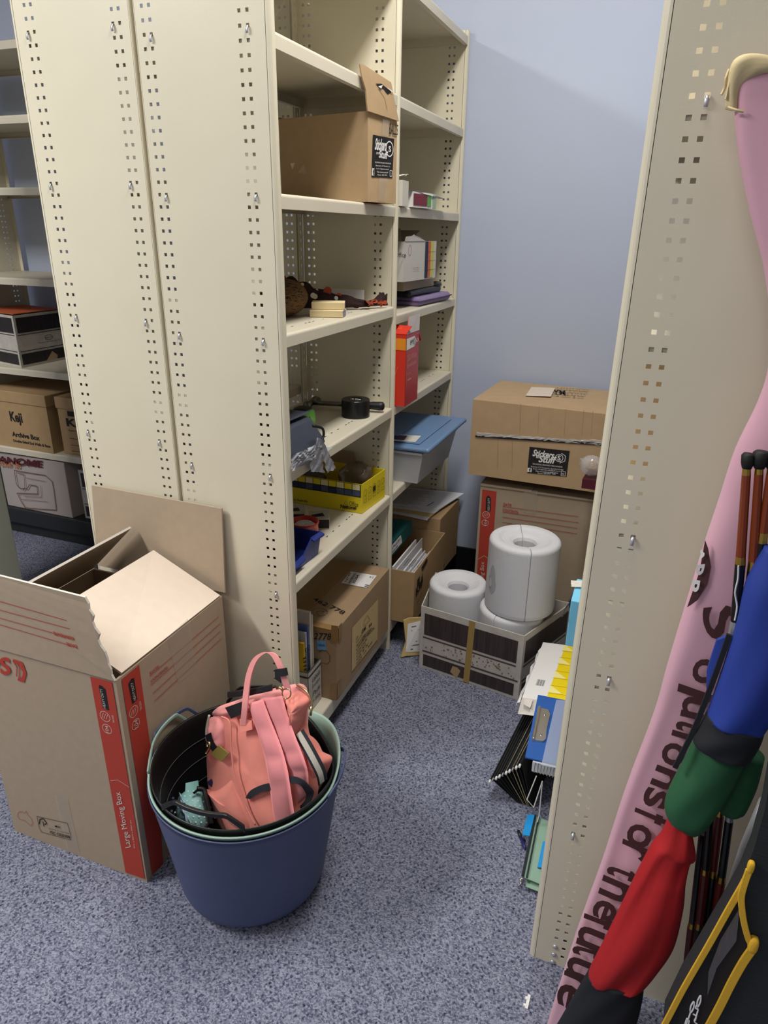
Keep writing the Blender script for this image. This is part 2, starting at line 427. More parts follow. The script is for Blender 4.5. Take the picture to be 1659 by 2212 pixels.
# ------------------------------------------------------------------ cartons
CAMP = V((.778, -1.403, 1.486))
def walls(mb, o, ux, uy, h, t=.004, mat=0, mi=0, bottom=True, hs=None):
    """open box: o = bottom corner, ux/uy horizontal edge vectors"""
    o, ux, uy = V(o), V(ux), V(uy); up = V((0, 0, h)); a = ux.normalized()*t; b = uy.normalized()*t
    mb.obox(o, ux, b, up, mat); mb.obox(o+uy-b, ux, b, up, mat); mb.obox(o+b, a, uy-b*2, up, mat); mb.obox(o+ux-a+b, a, uy-b*2, up, mat)
    if bottom: mb.obox(o+a+b+V((0, 0, .001)), ux-a*2, uy-b*2, V((0, 0, t)), mat)
def flap(mb, pts, t, mat=0, ms=None):
    pts = [V(p) for p in pts]; n = (pts[1]-pts[0]).cross(pts[2]-pts[0]).normalized()
    mb.slab(pts, n*t, mat, ms)
def ragged(a, b, n=9, amp=.004, seed=1):
    r = random.Random(seed); a, b = V(a), V(b); d = (b-a); k = V((d.y+d.z, -d.x, d.x*.5)).normalized()
    return [a+d*(i/n)+(k*r.uniform(-amp, amp) if 0 < i < n else V((0, 0, 0))) for i in range(n+1)]
def circle3(c, u, v, r, n=20): return [V(c)+V(u)*math.cos(2*math.pi*i/n)*r+V(v)*math.sin(2*math.pi*i/n)*r for i in range(n)]

# --- large moving box in front, open
mb1 = thing('moving_box', 'large open tan moving box with red corner bands standing beside the blue tub', 'box', (-.4, -.25, 0))
mm = [mcard, mwhite, red, ink, offw, cleartape]
b = MB(); walls(b, (-.614, -.451, 0), (.427, 0, 0), (0, .403, 0), .59, .006)
# front face prints (plane y=-.4515)
b.quad([(-0.2556,-0.4517,0.5846), (-0.1968,-0.4517,0.5862), (-0.192,-0.4517,0.0122), (-0.2503,-0.4517,0.0086)], 2)
b.quad([(-0.2332,-0.4517,0.5691), (-0.2258,-0.4517,0.5687), (-0.217,-0.4517,0.5615), (-0.2169,-0.4517,0.5068), (-0.234,-0.4517,0.5067), (-0.2354,-0.4517,0.5637)], 3, .001)
b.text('HEAVY DUTY', (-0.2244,-0.4517,0.5107), (-0.2258,-0.4517,0.5615), (-0.2317,-0.4517,0.5086), 4, .0016)
up = V((0, 0, 1)); ex = V((1, 0, 0)); nf = V((0, -1, 0))
for c, r in ((V((-0.2317,-0.4517,0.4862)), .0135), (V((-0.2318,-0.4517,0.4522)), .0125)):
    b.poly(circle3(c, ex, up, r), .0012, nf, 4, True, .0011)
b.text('104', (-0.227,-0.4517,0.4422), (-0.227,-0.4517,0.4613), (-0.2361,-0.4517,0.442), 4, .0016)
for k in (-.006, 0, .006): b.poly([V((-0.2317,-0.4517,0.4862))+V((k-.004, 0, -.007)), V((-0.2317,-0.4517,0.4862))+V((k+.003, 0, .008))], .001, nf, 4, False, .0012)
b.text('TWIN CUSHION', (-0.2061,-0.4517,0.4764), (-0.2067,-0.4517,0.4962), (-0.2112,-0.4517,0.4761), 4, .0014)
b.poly([(-0.2483,-0.4517,0.299), (-0.2254,-0.4517,0.3098), (-0.1943,-0.4517,0.2989)], .001, nf, 4, False, .0011)
b.text('Large Moving Box', (-0.2136,-0.4517,0.1094), (-0.2183,-0.4517,0.2794), (-0.2362,-0.4517,0.0957), 4, .0016)
b.text('431L x 406W x 596H mm', (-0.2058,-0.4517,0.1067), (-0.2046,-0.4517,0.1961), (-0.2102,-0.4517,0.1049), 4, .0014)
b.text('PPS', (-0.6071,-0.4517,0.5011), (-0.4954,-0.4517,0.5243), (-0.5976,-0.4517,0.5514), 2, .0012, .03)
b.poly([(-0.4806,-0.4517,0.5672), (-0.4718,-0.4517,0.552), (-0.4798,-0.4517,0.5246)], .0025, nf, 2, False, .001)
b.poly([(-0.472,-0.4517,0.5682), (-0.4635,-0.4517,0.5516), (-0.4712,-0.4517,0.5257)], .0025, nf, 2, False, .001)
b.quad([(-0.4793,-0.4517,0.5725), (-0.4506,-0.4517,0.5712), (-0.4449,-0.4517,0.5428), (-0.4586,-0.4517,0.5138), (-0.4795,-0.4517,0.5145), (-0.4726,-0.4517,0.5253), (-0.4643,-0.4517,0.525), (-0.4564,-0.4517,0.541), (-0.4616,-0.4517,0.5596), (-0.4801,-0.4517,0.5636)], 2)
# outline of the country mark and the recycling panel
b.poly([(-0.585,-0.4517,0.0722), (-0.5764,-0.4517,0.0817), (-0.5648,-0.4517,0.0846), (-0.5587,-0.4517,0.0837), (-0.552,-0.4517,0.0925), (-0.5487,-0.4517,0.0797), (-0.5396,-0.4517,0.0722), (-0.5384,-0.4517,0.057), (-0.5459,-0.4517,0.0446), (-0.5547,-0.4517,0.0475), (-0.5652,-0.4517,0.0561), (-0.5835,-0.4517,0.0523), (-0.5893,-0.4517,0.0611)], .0012, nf, 2, True)
b.poly([(-0.5173,-0.4517,0.0885), (-0.4144,-0.4517,0.105), (-0.4108,-0.4517,0.0633), (-0.4151,-0.4517,0.0492), (-0.5135,-0.4517,0.0367), (-0.5185,-0.4517,0.049)], .0014, nf, 3, True)
b.poly([(-0.5154,-0.4517,0.0628), (-0.5078,-0.4517,0.0828), (-0.4958,-0.4517,0.089), (-0.4878,-0.4517,0.0766), (-0.4956,-0.4517,0.0689)], .003, nf, 3)
b.poly([(-0.4997,-0.4517,0.0782), (-0.5004,-0.4517,0.0607)], .0025, nf, 3)
b.text('MIX', (-0.4609,-0.4517,0.0746), (-0.4423,-0.4517,0.0772), (-0.4595,-0.4517,0.0813), 3, .0009, .02)
b.text('Board from responsible', (-0.4826,-0.4517,0.0583), (-0.4143,-0.4517,0.0681), (-0.4832,-0.4517,0.0628), 3)
b.text('FSC C020308', (-0.4826,-0.4517,0.0442), (-0.4157,-0.4517,0.0536), (-0.482,-0.4517,0.0538), 3, .0009, .02)
# right face prints (plane x=-.1865)
nx = V((1, 0, 0)); ey = V((0, 1, 0))
b.quad([(-0.1865,-0.4355,0.5841), (-0.1865,-0.3783,0.5856), (-0.1865,-0.3791,0.1499), (-0.1865,-0.3916,-0.0003), (-0.1865,-0.4335,0.0071)], 2)
b.quad([(-0.1865,-0.4191,0.5612), (-0.1865,-0.4074,0.5679), (-0.1865,-0.3989,0.5648), (-0.1865,-0.3987,0.5064), (-0.1865,-0.4157,0.5059)], 3, .001)
b.text('HEAVY DUTY', (-0.1865,-0.4028,0.5093), (-0.1865,-0.4048,0.5576), (-0.1865,-0.4102,0.5108), 4, .0016)
for c, r in ((V((-0.1865,-0.4148,0.4853)), .0135), (V((-0.1865,-0.4142,0.4504)), .0125)):
    b.poly(circle3(c, ey, up, r), .0012, nx, 4, True, .0011)
b.text('104', (-0.1865,-0.4078,0.4379), (-0.1865,-0.4071,0.4593), (-0.1865,-0.4196,0.4417), 4, .0016)
for k in (-.006, 0, .006): b.poly([V((-0.1865,-0.4148,0.4853))+V((0, k-.004, -.007)), V((-0.1865,-0.4148,0.4853))+V((0, k+.003, .008))], .001, nx, 4, False, .0012)
b.text('TWIN CUSHION', (-0.1865,-0.3887,0.474), (-0.1865,-0.3894,0.4973), (-0.1865,-0.3952,0.4735), 4, .0014)
for p, q in (((-0.1865,-0.3489,0.5368), (-0.1865,-0.0717,0.5408)), ((-0.1865,-0.3499,0.5121), (-0.1865,-0.0683,0.5178)), ((-0.1865,-0.3475,0.4874), (-0.1865,-0.0713,0.4954)), ((-0.1865,-0.3465,0.4646), (-0.1865,-0.07,0.4718))):
    b.line(p, q, .0016, 2, nx)
b.text('DATE:', (-0.1865,-0.3483,0.5402), (-0.1865,-0.3152,0.5404), (-0.1865,-0.3488,0.5468), 2, .0009, .02)
b.text('CONTENTS:', (-0.1865,-0.3489,0.5178), (-0.1865,-0.2863,0.5181), (-0.1865,-0.3492,0.5256), 2, .0009, .02)
b.quad([(-0.1865,-0.2767,0.5981), (-0.1865,-0.1969,0.6041), (-0.1865,-0.1818,0.4483), (-0.1865,-0.2586,0.4574)], 5, .0009)
b.quad([(-0.4374,-0.4517,0.1862), (-0.3969,-0.4517,0.1921), (-0.3927,-0.4517,0.0112), (-0.4334,-0.4517,0.0103)], 5, .0006)
b.build('body', mm, mb1)
# flaps: front stands up, back leans on the shelving, left and right fold inwards
f = MB(); flap(f, [(-.614, -.449, .59), (-.187, -.449, .592)]+ragged((-.187, -.449, .592), (-.232, -.449, .785), 14, .005, 3)[1:]+[(-.614, -.449, .791)], .005, 0, 4)
nf = V((0, -1, 0))
for p, q in (((-0.5032,-0.4546,0.7245), (-0.2912,-0.4546,0.7176)), ((-0.5095,-0.4546,0.701), (-0.2863,-0.4546,0.6984)), ((-0.5151,-0.4546,0.6797), (-0.2797,-0.4546,0.675)), ((-0.5199,-0.4546,0.662), (-0.2761,-0.4546,0.6552))):
    f.line(p, q, .0016, 2, nf)
f.text('CONTENTS:', (-0.2788,-0.4546,0.6798), (-0.3367,-0.4546,0.6809), (-0.2787,-0.4546,0.6706), 2, .0009, .02)
f.text('DATE:', (-0.2749,-0.4546,0.6612), (-0.305,-0.4546,0.662), (-0.2741,-0.4546,0.6522), 2, .0009, .02)
f.build('flap', mm, mb1)
f = MB(); flap(f, [(-.19, -.03, .59), (-.612, -.03, .59), (-.606, -.015, .829), (-.19, -.015, .825)], .005, 0, 4); f.build('flap', [mcard]*5, mb1)
f = MB(); flap(f, [(-.608, -.05, .592), (-.608, -.445, .592), (-.468, -.44, .732), (-.465, -.04, .735)], .006, 0, 4); f.build('flap', [mcard]*4+[offw], mb1)
f = MB(); flap(f, [(-.19, -.43, .592), (-.19, -.055, .590), (-.402, -.04, .676), (-.39, -.43, .685)], .006, 1, 4)
f.build('flap', [mcard, mwhite, red, ink, mcard], mb1)

# --- closed moving box at the back wall
mb2 = thing('moving_box', 'closed tan moving box with a red band against the wall behind the white foam cylinders', 'box', (.44, 1.26, 0))
b = MB(); YF = 1.07
b.obox((.236, YF, 0), (.427, 0, 0), (0, .395, 0), (0, 0, .592))
b.obox((.236, YF-.004, .590), (.196, 0, 0), (0, .40, 0), (0, 0, .007)); b.obox((.437, YF-.005, .588), (.226, 0, 0), (0, .40, 0), (0, 0, .006))
b.quad([(0.2442,1.069,0.5745), (0.3,1.069,0.5732), (0.3036,1.069,0.0967), (0.2477,1.069,0.0976)], 2)
b.quad([(0.2628,1.069,0.4895), (0.2609,1.069,0.5429), (0.2691,1.069,0.5536), (0.2807,1.069,0.5439), (0.2828,1.069,0.4888)], 3, .001)
b.text('HEAVY DUTY', (0.279,1.069,0.492), (0.2771,1.069,0.5434), (0.2698,1.069,0.4925), 4, .0016)
nf = V((0, -1, 0))
for c, r in ((V((0.2658,1.069,0.4726)), .0135), (V((0.2644,1.069,0.4392)), .0125)): b.poly(circle3(c, ex, up, r), .0014, nf, 4, True, .0011)
b.text('104', (0.2707,1.069,0.4285), (0.2709,1.069,0.452), (0.2615,1.069,0.4289), 4, .0016)
for k in (-.006, 0, .006): b.poly([V((0.2658,1.069,0.4726))+V((k-.004, 0, -.007)), V((0.2658,1.069,0.4726))+V((k+.003, 0, .008))], .001, nf, 4, False, .0012)
b.poly([(0.2474,1.069,0.278), (0.2705,1.069,0.2986), (0.3017,1.069,0.28)], .0014, nf, 4, False, .0011)
b.text('Large Moving Box', (0.2847,1.069,0.0926), (0.2781,1.069,0.2695), (0.2634,1.069,0.0945), 4, .0016)
b.text('DATE:', (0.3291,1.069,0.5209), (0.3612,1.069,0.5202), (0.33,1.069,0.5324), 2, .0009, .02)
b.text('CONTENTS:', (0.3291,1.069,0.498), (0.3898,1.069,0.4962), (0.3282,1.069,0.5093), 2, .0009, .02)
for p, q in (((0.3276,1.069,0.5169), (0.6104,1.069,0.5202)), ((0.3294,1.069,0.4942), (0.6131,1.069,0.4966)), ((0.331,1.069,0.4734), (0.6124,1.069,0.474)), ((0.3309,1.069,0.4521), (0.6133,1.069,0.4517))):
    b.line(p, q, .0018, 2, nf)
b.quad([(0.4023,1.065,0.6006), (0.4522,1.065,0.6005), (0.4554,1.069,0.5066), (0.4065,1.069,0.5064)], 5, .0015)
b.build('body', mm, mb2, bevel=.003)

# --- kraft carton on top of it
k2 = thing('carton', 'brown kraft carton with black sticker and clear tape on the closed moving box', 'box', (.42, 1.25, .628))
km = [kraft, ink, white, cleartape, kraft2, mwhite]
b = MB(); b.obox((.190, 1.05, .636), (.47, -.004, -.006), (.02, .395, .0), (0, 0, .286))
nf = V((0, -1, 0))
YK = 1.0495
b.quad([(0.4106,1.047,0.7702), (0.5532,1.047,0.7719), (0.5527,1.047,0.6745), (0.4113,1.047,0.6713)], 1, .001)
b.text('Stickers', (0.4238,1.047,0.7368), (0.5002,1.047,0.7359), (0.4263,1.047,0.7633), 2, .0022, .03, .15)
b.text('and', (0.4377,1.047,0.7315), (0.4543,1.047,0.7319), (0.4383,1.047,0.7421), 2, .0022, .02)
b.text('Stuff', (0.4474,1.047,0.7169), (0.5086,1.047,0.7178), (0.4498,1.047,0.7435), 2, .0024, .03, .15)
b.poly(circle3((0.5192,1.047,0.7418), ex, up, .0135, 16), .0022, nf, 2, True, .0022)
b.text('S', (0.5137,1.047,0.7324), (0.5251,1.047,0.7321), (0.5133,1.047,0.7515), 2, .0024, .03)
b.poly([(0.5254,1.047,0.7599), (0.5409,1.047,0.7515), (0.5398,1.047,0.7323), (0.5228,1.047,0.7231)], .002, nf, 2, False, .0022)
b.text('DELIVERING BRANDED MERCHANDISE', (0.4284,1.047,0.7056), (0.5344,1.047,0.7072), (0.4279,1.047,0.7109), 2, .0022)
for i in range(4):
    y = 1007+i*4.6
    b.text(['Showroom: 3/ 27 Chardon Cct, Stuart Park NT 0820', 'Email: info@stickersandstuff.com.au', 'Web: www.stickersandstuff.com.au', 'Phone: (08) 8941 1495'][i],
           lerp((0.4227,1.047,0.6942), (0.4501,1.047,0.6712), i/3), lerp((0.5389,1.047,0.6955), (0.513,1.047,0.6761), i/3), lerp((0.4221,1.047,0.7004), (0.4495,1.047,0.6773), i/3), 2, .0022)
b.quad([(0.4112,1.047,0.6909), (0.4263,1.047,0.6911), (0.4262,1.047,0.6751), (0.4109,1.047,0.6748)], 2, .0016)
b.text('f', (0.4176,1.047,0.6757), (0.4244,1.047,0.6757), (0.4163,1.047,0.6898), 1, .0025, .04)
b.poly([(0.5326,1.047,0.6929), (0.5473,1.047,0.6931), (0.5474,1.047,0.6773), (0.5327,1.047,0.6771)], .0016, nf, 2, True, .0022)
b.poly(circle3((0.54,1.047,0.6851), ex, up, .003, 10), .0014, nf, 2, True, .0022)
# top prints and corrugation creases
for p, q in (((0.3652,1.047,0.9239), (0.3712,1.047,0.8176)), ((0.4307,1.047,0.9236), (0.4355,1.047,0.8231)), ((0.5225,1.047,0.9195), (0.5279,1.047,0.8267)), ((0.5835,1.047,0.9223), (0.588,1.047,0.8302)), ((0.6145,1.047,0.9221), (0.6195,1.047,0.8305)), ((0.294,1.047,0.7861), (0.3006,1.047,0.6763)), ((0.3467,1.047,0.7887), (0.3544,1.047,0.6762)), ((0.2133,1.047,0.798), (0.6419,1.047,0.813))): b.line(p, q, .0013, 4, (0, -1, 0), .0009)
for i, (t, a, c, d) in enumerate((('NEW', (0.4924,1.276,0.923), (0.4462,1.2726,0.923), (0.4796,1.3611,0.923)), ('ZEALAND', (0.5123,1.339,0.923), (0.4362,1.3411,0.923), (0.502,1.4093,0.923)), ('MADE IN', (0.5852,1.4477,0.923), (0.5113,1.4525,0.923), (0.58,1.5041,0.923)), ('SHOES', (0.5256,1.2562,0.923), (0.4218,1.2614,0.923), (0.518,1.3055,0.923)))):
    if i in (0,): b.text('MY', a, c, d, 1, .002, .02)
for i in range(4):
    a = lerp((0.4444,1.2502,0.922), (0.4389,1.3854,0.922), i/3); c = lerp((0.5624,1.2607,0.922), (0.5655,1.3964,0.922), i/3)
    b.text(['SIZE', 'STYLE NAME', 'COLOUR CODE', 'QUANTITY'][i], V(c), V(a), V(c)+V((0, -.016, 0)), 1, .003)
b.quad([(0.3569,1.184,0.922), (0.3497,1.3539,0.922), (0.4385,1.3757,0.922), (0.4472,1.2081,0.922)], 5, .0022)
b.build('body', km, k2, bevel=.004)
t = MB()
r = random.Random(5)
def crinkle(p0, p1, w, seed, amp=.003, n=26):
    r = random.Random(seed)
    def fn(u, v):
        p = lerp(p0, p1, u); return p+V((0, -abs(r.uniform(0, amp)), (v-.5)*w+r.uniform(-amp, amp)*.6))
    return fn
t.grid(crinkle((0.2133,1.047,0.798), (0.6578,1.045,0.8121), .011, 3), 40, 4)
t.grid(crinkle((0.2137,1.047,0.791), (0.6565,1.045,0.822), .006, 4), 40, 3)
t.build('packing_tape', M('crinkled_tape', (235, 235, 235), .12, alpha=.4, spec=1), k2)
t = MB()
t.quad([(0.2085,1.047,0.7904), (0.6576,1.045,0.8137), (0.6586,1.045,0.8055), (0.209,1.047,0.7834)], 0, .0012); t.build('seam', ink, k2)

# --- open box on the upper shelf
FB = (.008, .474, 1.66)
ob = thing('carton', 'open kraft carton with dark sticker and raised flap on the upper shelf', 'box', (-.14, .6, 1.557))
b = MB(); d1 = V((.212, .977, 0)); d2 = V((-.977, .212, 0)); c0 = V((.008, .474, 1.5585))
walls(b, c0+d2*.30, d2*-.30, d1*.140, .212, .004)
nb = V((.977, -.212, 0))
b.quad([(0.0129,0.4944,1.7188), (0.0348,0.5952,1.7194), (0.0335,0.5892,1.6234), (0.0118,0.4893,1.6193)], 1, .001)
b.text('Stickers', (0.0144,0.5012,1.6839), (0.0262,0.5556,1.6855), (0.0152,0.5051,1.7124), 2, .0022, .03, .15)
b.text('and', (0.0158,0.5078,1.6747), (0.0191,0.5229,1.6749), (0.0163,0.5098,1.6825), 2, .0022)
b.text('Stuff', (0.0187,0.5208,1.667), (0.0278,0.5628,1.6671), (0.0191,0.5227,1.6858), 2, .0022, .03, .15)
b.poly(circle3((0.0296,0.5711,1.6925), d1, up, .018, 16), .003, nb, 2, True, .0022)
b.text('S', (0.0286,0.5668,1.6854), (0.0311,0.5781,1.6853), (0.0285,0.5664,1.6998), 2, .0024, .03)
for i in range(5):
    b.text(['DELIVERING BRANDED MERCHANDISE', 'Showroom: 27 Chardon Cct', 'Email: info@stickersandstuff', 'Web: stickersandstuff', 'Phone: (08) 8941'][i],
           lerp((0.015,0.5038,1.6535), (0.0174,0.5151,1.6232), i/4), lerp((0.0313,0.579,1.656), (0.0275,0.5617,1.6251), i/4), lerp((0.015,0.5038,1.6568), (0.0174,0.515,1.6277), i/4), 2, .0022)
b.quad([(0.0122,0.4912,1.6405), (0.0145,0.5019,1.6401), (0.0141,0.5,1.6223), (0.0118,0.4893,1.6227)], 2, .0018)
b.text('f', (0.0127,0.4935,1.6229), (0.0141,0.5,1.6234), (0.0127,0.4933,1.6384), 1, .0028, .04)
b.poly([(0.0304,0.5749,1.6409), (0.0329,0.5864,1.6405), (0.0325,0.5845,1.6266), (0.0305,0.5753,1.626)], .0016, nb, 2, True, .002)
b.text('BALLS', (0.0289,0.5678,1.7276), (0.0382,0.611,1.7288), (0.0292,0.5693,1.754), 1, .002, .01)
b.quad([(0.0224,0.5382,1.7696), (0.0296,0.5711,1.7694), (0.0284,0.5658,1.7208), (0.0213,0.5328,1.7217)], 3, .0028)
b.quad([(0.0193,0.5239,1.6193), (0.0276,0.5619,1.6194), (0.0259,0.5542,1.5624), (0.0176,0.5162,1.5621)], 3, .0028)
b.quad([(-0.229,0.52,1.6554), (-0.2146,0.52,1.6564), (-0.2224,0.52,1.6403)], 5, .03); b.quad([(-0.2053,0.52,1.6331), (-0.1874,0.52,1.6536), (-0.181,0.52,1.6281)], 3, .03)
b.build('body', km, ob)
f = MB()
flap(f, [(0.0086,0.4631,1.7685), (0.04,0.6077,1.7628), (0.0326,0.5737,1.8338), (0.0311,0.5667,1.8474), (0.0034,0.4389,1.867), (0.0013,0.4292,1.8644), (0.003,0.437,1.8402), (0.0068,0.4548,1.8131), (0.0077,0.4589,1.7863)], .004, 0)
f.quad([(0.0156,0.495,1.8333), (0.021,0.5199,1.8371), (0.0251,0.539,1.8328), (0.0317,0.5696,1.8258), (0.0275,0.5502,1.8177), (0.0233,0.5306,1.8274), (0.0192,0.5117,1.8266)], 1, .005)
f.quad([(0.0174,0.5033,1.8284), (0.0219,0.5241,1.8347), (0.0205,0.518,1.8255)], 2, .007)
f.quad([(0.0256,0.5412,1.8331), (0.0322,0.5717,1.8272), (0.0313,0.5674,1.8244)], 2, .007)
f.poly([(0.0187,0.5096,1.8243), (0.0248,0.5375,1.8075), (0.0273,0.5489,1.7816)], .0015, nb, 4, False, .005)
f.build('flap', km, ob)
f = MB(); flap(f, [c0+d2*.30+V((0, 0, .212)), c0+d2*.30+d1*.140+V((0, 0, .212)), c0+d2*.36+d1*.140+V((0, 0, .22)), c0+d2*.36+V((0, 0, .22))], .004); f.build('flap', km, ob)

# --- big carton on the base shelf
cb = thing('carton', 'heavy brown carton with tan label and handwriting on the bottom shelf', 'box', (-.14, .45, .117))
cm = [kraft2, ink, M('tan_label', (205, 180, 128), .6), tapebrown, white, cblue]
b = MB(); b.obox((-.292, .229, .1185), (.304, 0, 0), (.0, .452, 0), (0, 0, .252))
XC = .0125; nx = V((1, 0, 0))
b.quad([(0.0125,0.3465,0.3164), (0.0125,0.5714,0.3041), (0.0125,0.5715,0.1414), (0.0125,0.3412,0.1536)], 2, .001)
for i, tx in enumerate(('DTN.', 'SKU NO. LJ7ZEH', 'TEM REF NOTEBOOK', 'UNIT', 'COLOUR', 'CTN NO', 'QTY', 'NW 12  KG')):
    a = lerp((0.0125,0.376,0.251), (0.0125,0.3795,0.1561), i/7); c = lerp((0.0125,0.4147,0.2513), (0.0125,0.5057,0.152), i/7); w = .6+.4*((i*37) % 5)/4
    a2 = V(a); c2 = V(c)+V((0, .08*(w-.6), 0)); b.text(tx, a2, V((c2.x, c2.y-.02, a2.z+.004)), a2+V((0, 0, .008)), 1, .0022, .01)
b.text('CDMK', (0.0125,0.4226,0.2485), (0.0125,0.4627,0.247), (0.0125,0.4226,0.2627), 1, .0022, .03); b.text('R9', (0.0125,0.4875,0.2365), (0.0125,0.5128,0.2332), (0.0125,0.4874,0.2475), 1, .0022, .03)
b.text('LJ7ZEH', (0.0125,0.4427,0.2225), (0.0125,0.5131,0.2128), (0.0125,0.4426,0.2351), 1, .0022); b.text('NOTEBOOK', (0.0125,0.4267,0.2157), (0.0125,0.5391,0.2036), (0.0125,0.4266,0.2265), 1, .0022)
b.poly([(0.0125,0.4423,0.287), (0.0125,0.4745,0.2924), (0.0125,0.4955,0.2629), (0.0125,0.4424,0.2692)], .0012, nx, 1, True, .0022)
# prints on the near face and top
nf = V((0, -1, 0))
b.text('462778', (-0.0917,0.229,0.3192), (-0.0035,0.229,0.3371), (-0.0909,0.229,0.3425), 1, .0015, .005, .2)
b.poly([(-0.0467,0.229,0.2835)]+[(-0.0339,0.229,0.2934), (-0.0198,0.229,0.2936), (-0.0091,0.229,0.2796), (-0.0094,0.229,0.2594), (-0.0175,0.229,0.2472)]+[(-0.046,0.229,0.2467)], .0014, nf, 1, False, .0015)
b.quad([(-0.0536,0.229,0.3234), (-0.0222,0.229,0.3293), (-0.0213,0.229,0.2965), (-0.0513,0.229,0.2907)], 5, .0014)
b.text('Labels', (-0.0493,0.229,0.3062), (-0.0257,0.229,0.3087), (-0.0491,0.229,0.3162), 1, .0022)
b.text('462 778', (-0.1368,0.37,0.371), (-0.0053,0.3226,0.371), (-0.1394,0.3922,0.371), 1, .0015, .005, .2)
nz = V((0, 0, 1))
b.poly([V((-0.0822,0.3094,0.371))+V((math.cos(a*.5)*.026, math.sin(a*.5)*.024, 0)) for a in range(13)], .0014, nz, 1, False, .0015)
b.poly([V((-0.0771,0.3054,0.371))+V((math.cos(.9+a*.5)*.012, math.sin(.9+a*.5)*.012, 0)) for a in range(9)], .0014, nz, 1, False, .0015)
b.quad([(-0.0995,0.5136,0.371), (-0.1037,0.6059,0.371), (-0.0075,0.6113,0.371), (-0.004,0.5138,0.371)], 4, .0014)
b.text('LJ746', (-0.0848,0.527,0.371), (-0.095,0.594,0.371), (-0.0935,0.5271,0.371), 1, .0024, .01)
b.text('NOTEBOOKS', (-0.0692,0.5189,0.371), (-0.0786,0.597,0.371), (-0.0778,0.519,0.371), 1, .0024, .01)
b.text('35264', (-0.0546,0.525,0.371), (-0.0641,0.5878,0.371), (-0.0647,0.5244,0.371), 1, .0024, .01)
b.text('+1', (-0.0249,0.5814,0.371), (-0.0118,0.5832,0.371), (-0.0285,0.5988,0.371), 1, .0024); b.text('=', (-0.0152,0.5162,0.371), (-0.0024,0.518,0.371), (-0.0186,0.5327,0.371), 1, .0024)
b.build('body', cm, cb, bevel=.004)
t = MB()
t.quad([(-0.0024,0.2285,0.3894), (0.0205,0.2285,0.3915), (0.0197,0.2285,0.33), (-0.0049,0.2285,0.3305)], 0, .0012); t.quad([(0.013,0.2445,0.3807), (0.013,0.2683,0.3804), (0.013,0.267,0.3253), (0.013,0.243,0.323)], 0, .0012)
t.quad([(-0.0091,0.2285,0.1711), (0.0132,0.2285,0.1841), (0.0124,0.2285,0.1213), (-0.0132,0.2285,0.121)], 0, .0012); t.quad([(0.013,0.2289,0.1803), (0.013,0.2603,0.1802), (0.013,0.2555,0.1273), (0.013,0.2275,0.1292)], 0, .0012)
t.box(-.17, -.115, .2278, .682, .3705, .3716); t.box(-.17, -.115, .2278, .2288, .30, .3716)
t.box(-.292, .013, .2277, .2287, .355, .3716); t.box(-.292, .013, .2277, .255, .3706, .3718)
t.build('brown_tape', tapebrown, cb)
# --- two kraft archive boxes at the far end of the bottom shelf
a1 = thing('archive_box', 'kraft archive box full of white papers jutting out of the bottom shelf', 'box', (0, .86, .117))
am = [M('archive_kraft', (176, 146, 106), .85, ns=25, na=.04), ink]
b = MB(); walls(b, (-.24, .7515, .1185), (.325, 0, 0), (0, .396, 0), .215, .004); 
XA = .0855
b.text('Keji', (0.0855,0.7757,0.2084), (0.0855,0.856,0.2372), (0.0855,0.7708,0.2597), 1, .0015, .03); b.text('Series', (0.0855,0.7888,0.1857), (0.0855,0.8486,0.2008), (0.0855,0.788,0.1941), 1, .0015)
b.quad([(0.0855,0.784,0.2899), (0.0855,0.8107,0.2945), (0.0855,0.8146,0.2575), (0.0855,0.7866,0.2635)], 1, .0014)
b.quad([(0.0855,0.8301,0.3202), (0.0855,0.8969,0.3308), (0.0855,0.9048,0.3134), (0.0855,0.8434,0.3004)], 1, .0014)
b.build('body', am, a1)
a2 = thing('archive_box', 'kraft archive box under the fanned papers in the corner of the bottom shelf', 'box', (0, 1.24, .117))
b = MB(); b.obox((-.30, 1.152, .1185), (.36, 0, 0), (.01, .262, 0), (0, 0, .27))
b.text('Keji', (0.0605,1.1598,0.1827), (0.0605,1.2591,0.2137), (0.0605,1.1597,0.2284), 1, .002, .03)
b.quad([(0.0605,1.183,0.2528), (0.0605,1.2096,0.2588), (0.0605,1.2148,0.2261), (0.0605,1.187,0.2273)], 1, .003)
b.text('Archive Box', (0.0605,1.1938,0.1384), (0.0605,1.4453,0.1029), (0.0605,1.1909,0.1575), 1, .003, .02)
b.quad([(0.0605,1.2553,0.2791), (0.0605,1.3609,0.2608), (0.0605,1.3654,0.2364), (0.0605,1.2673,0.25)], 1, .003)
b.build('body', am, a2, bevel=.003)

# ------------------------------------------------------------------ things on the shelves
def blob(c, r, n=24, m=16, noise=0, seed=0, sq=2.0, rot=0):
    """superellipsoid points function for MB.grid (cu closed)"""
    rr = random.Random(seed); ph = [(rr.uniform(1, 4), rr.uniform(1, 4), rr.uniform(0, 6), rr.uniform(0, 6)) for _ in range(5)]
    def sp(x): return math.copysign(abs(x)**(2/sq), x)
    def fn(u, v):
        a = 2*math.pi*u; b = math.pi*(v-.5)
        k = 1+noise*sum(math.sin(p[0]*a+p[2])*math.sin(p[1]*b*2+p[3]) for p in ph)/2 if noise else 1
        x, y, z = sp(math.cos(b))*sp(math.cos(a))*r[0]*k, sp(math.cos(b))*sp(math.sin(a))*r[1]*k, sp(math.sin(b))*r[2]*k
        if rot: x, y = x*math.cos(rot)-y*math.sin(rot), x*math.sin(rot)+y*math.cos(rot)
        return V(c)+V((x, y, z))
    return fn
Z27, Z40, Z53 = 1.2678, .9438, .6338
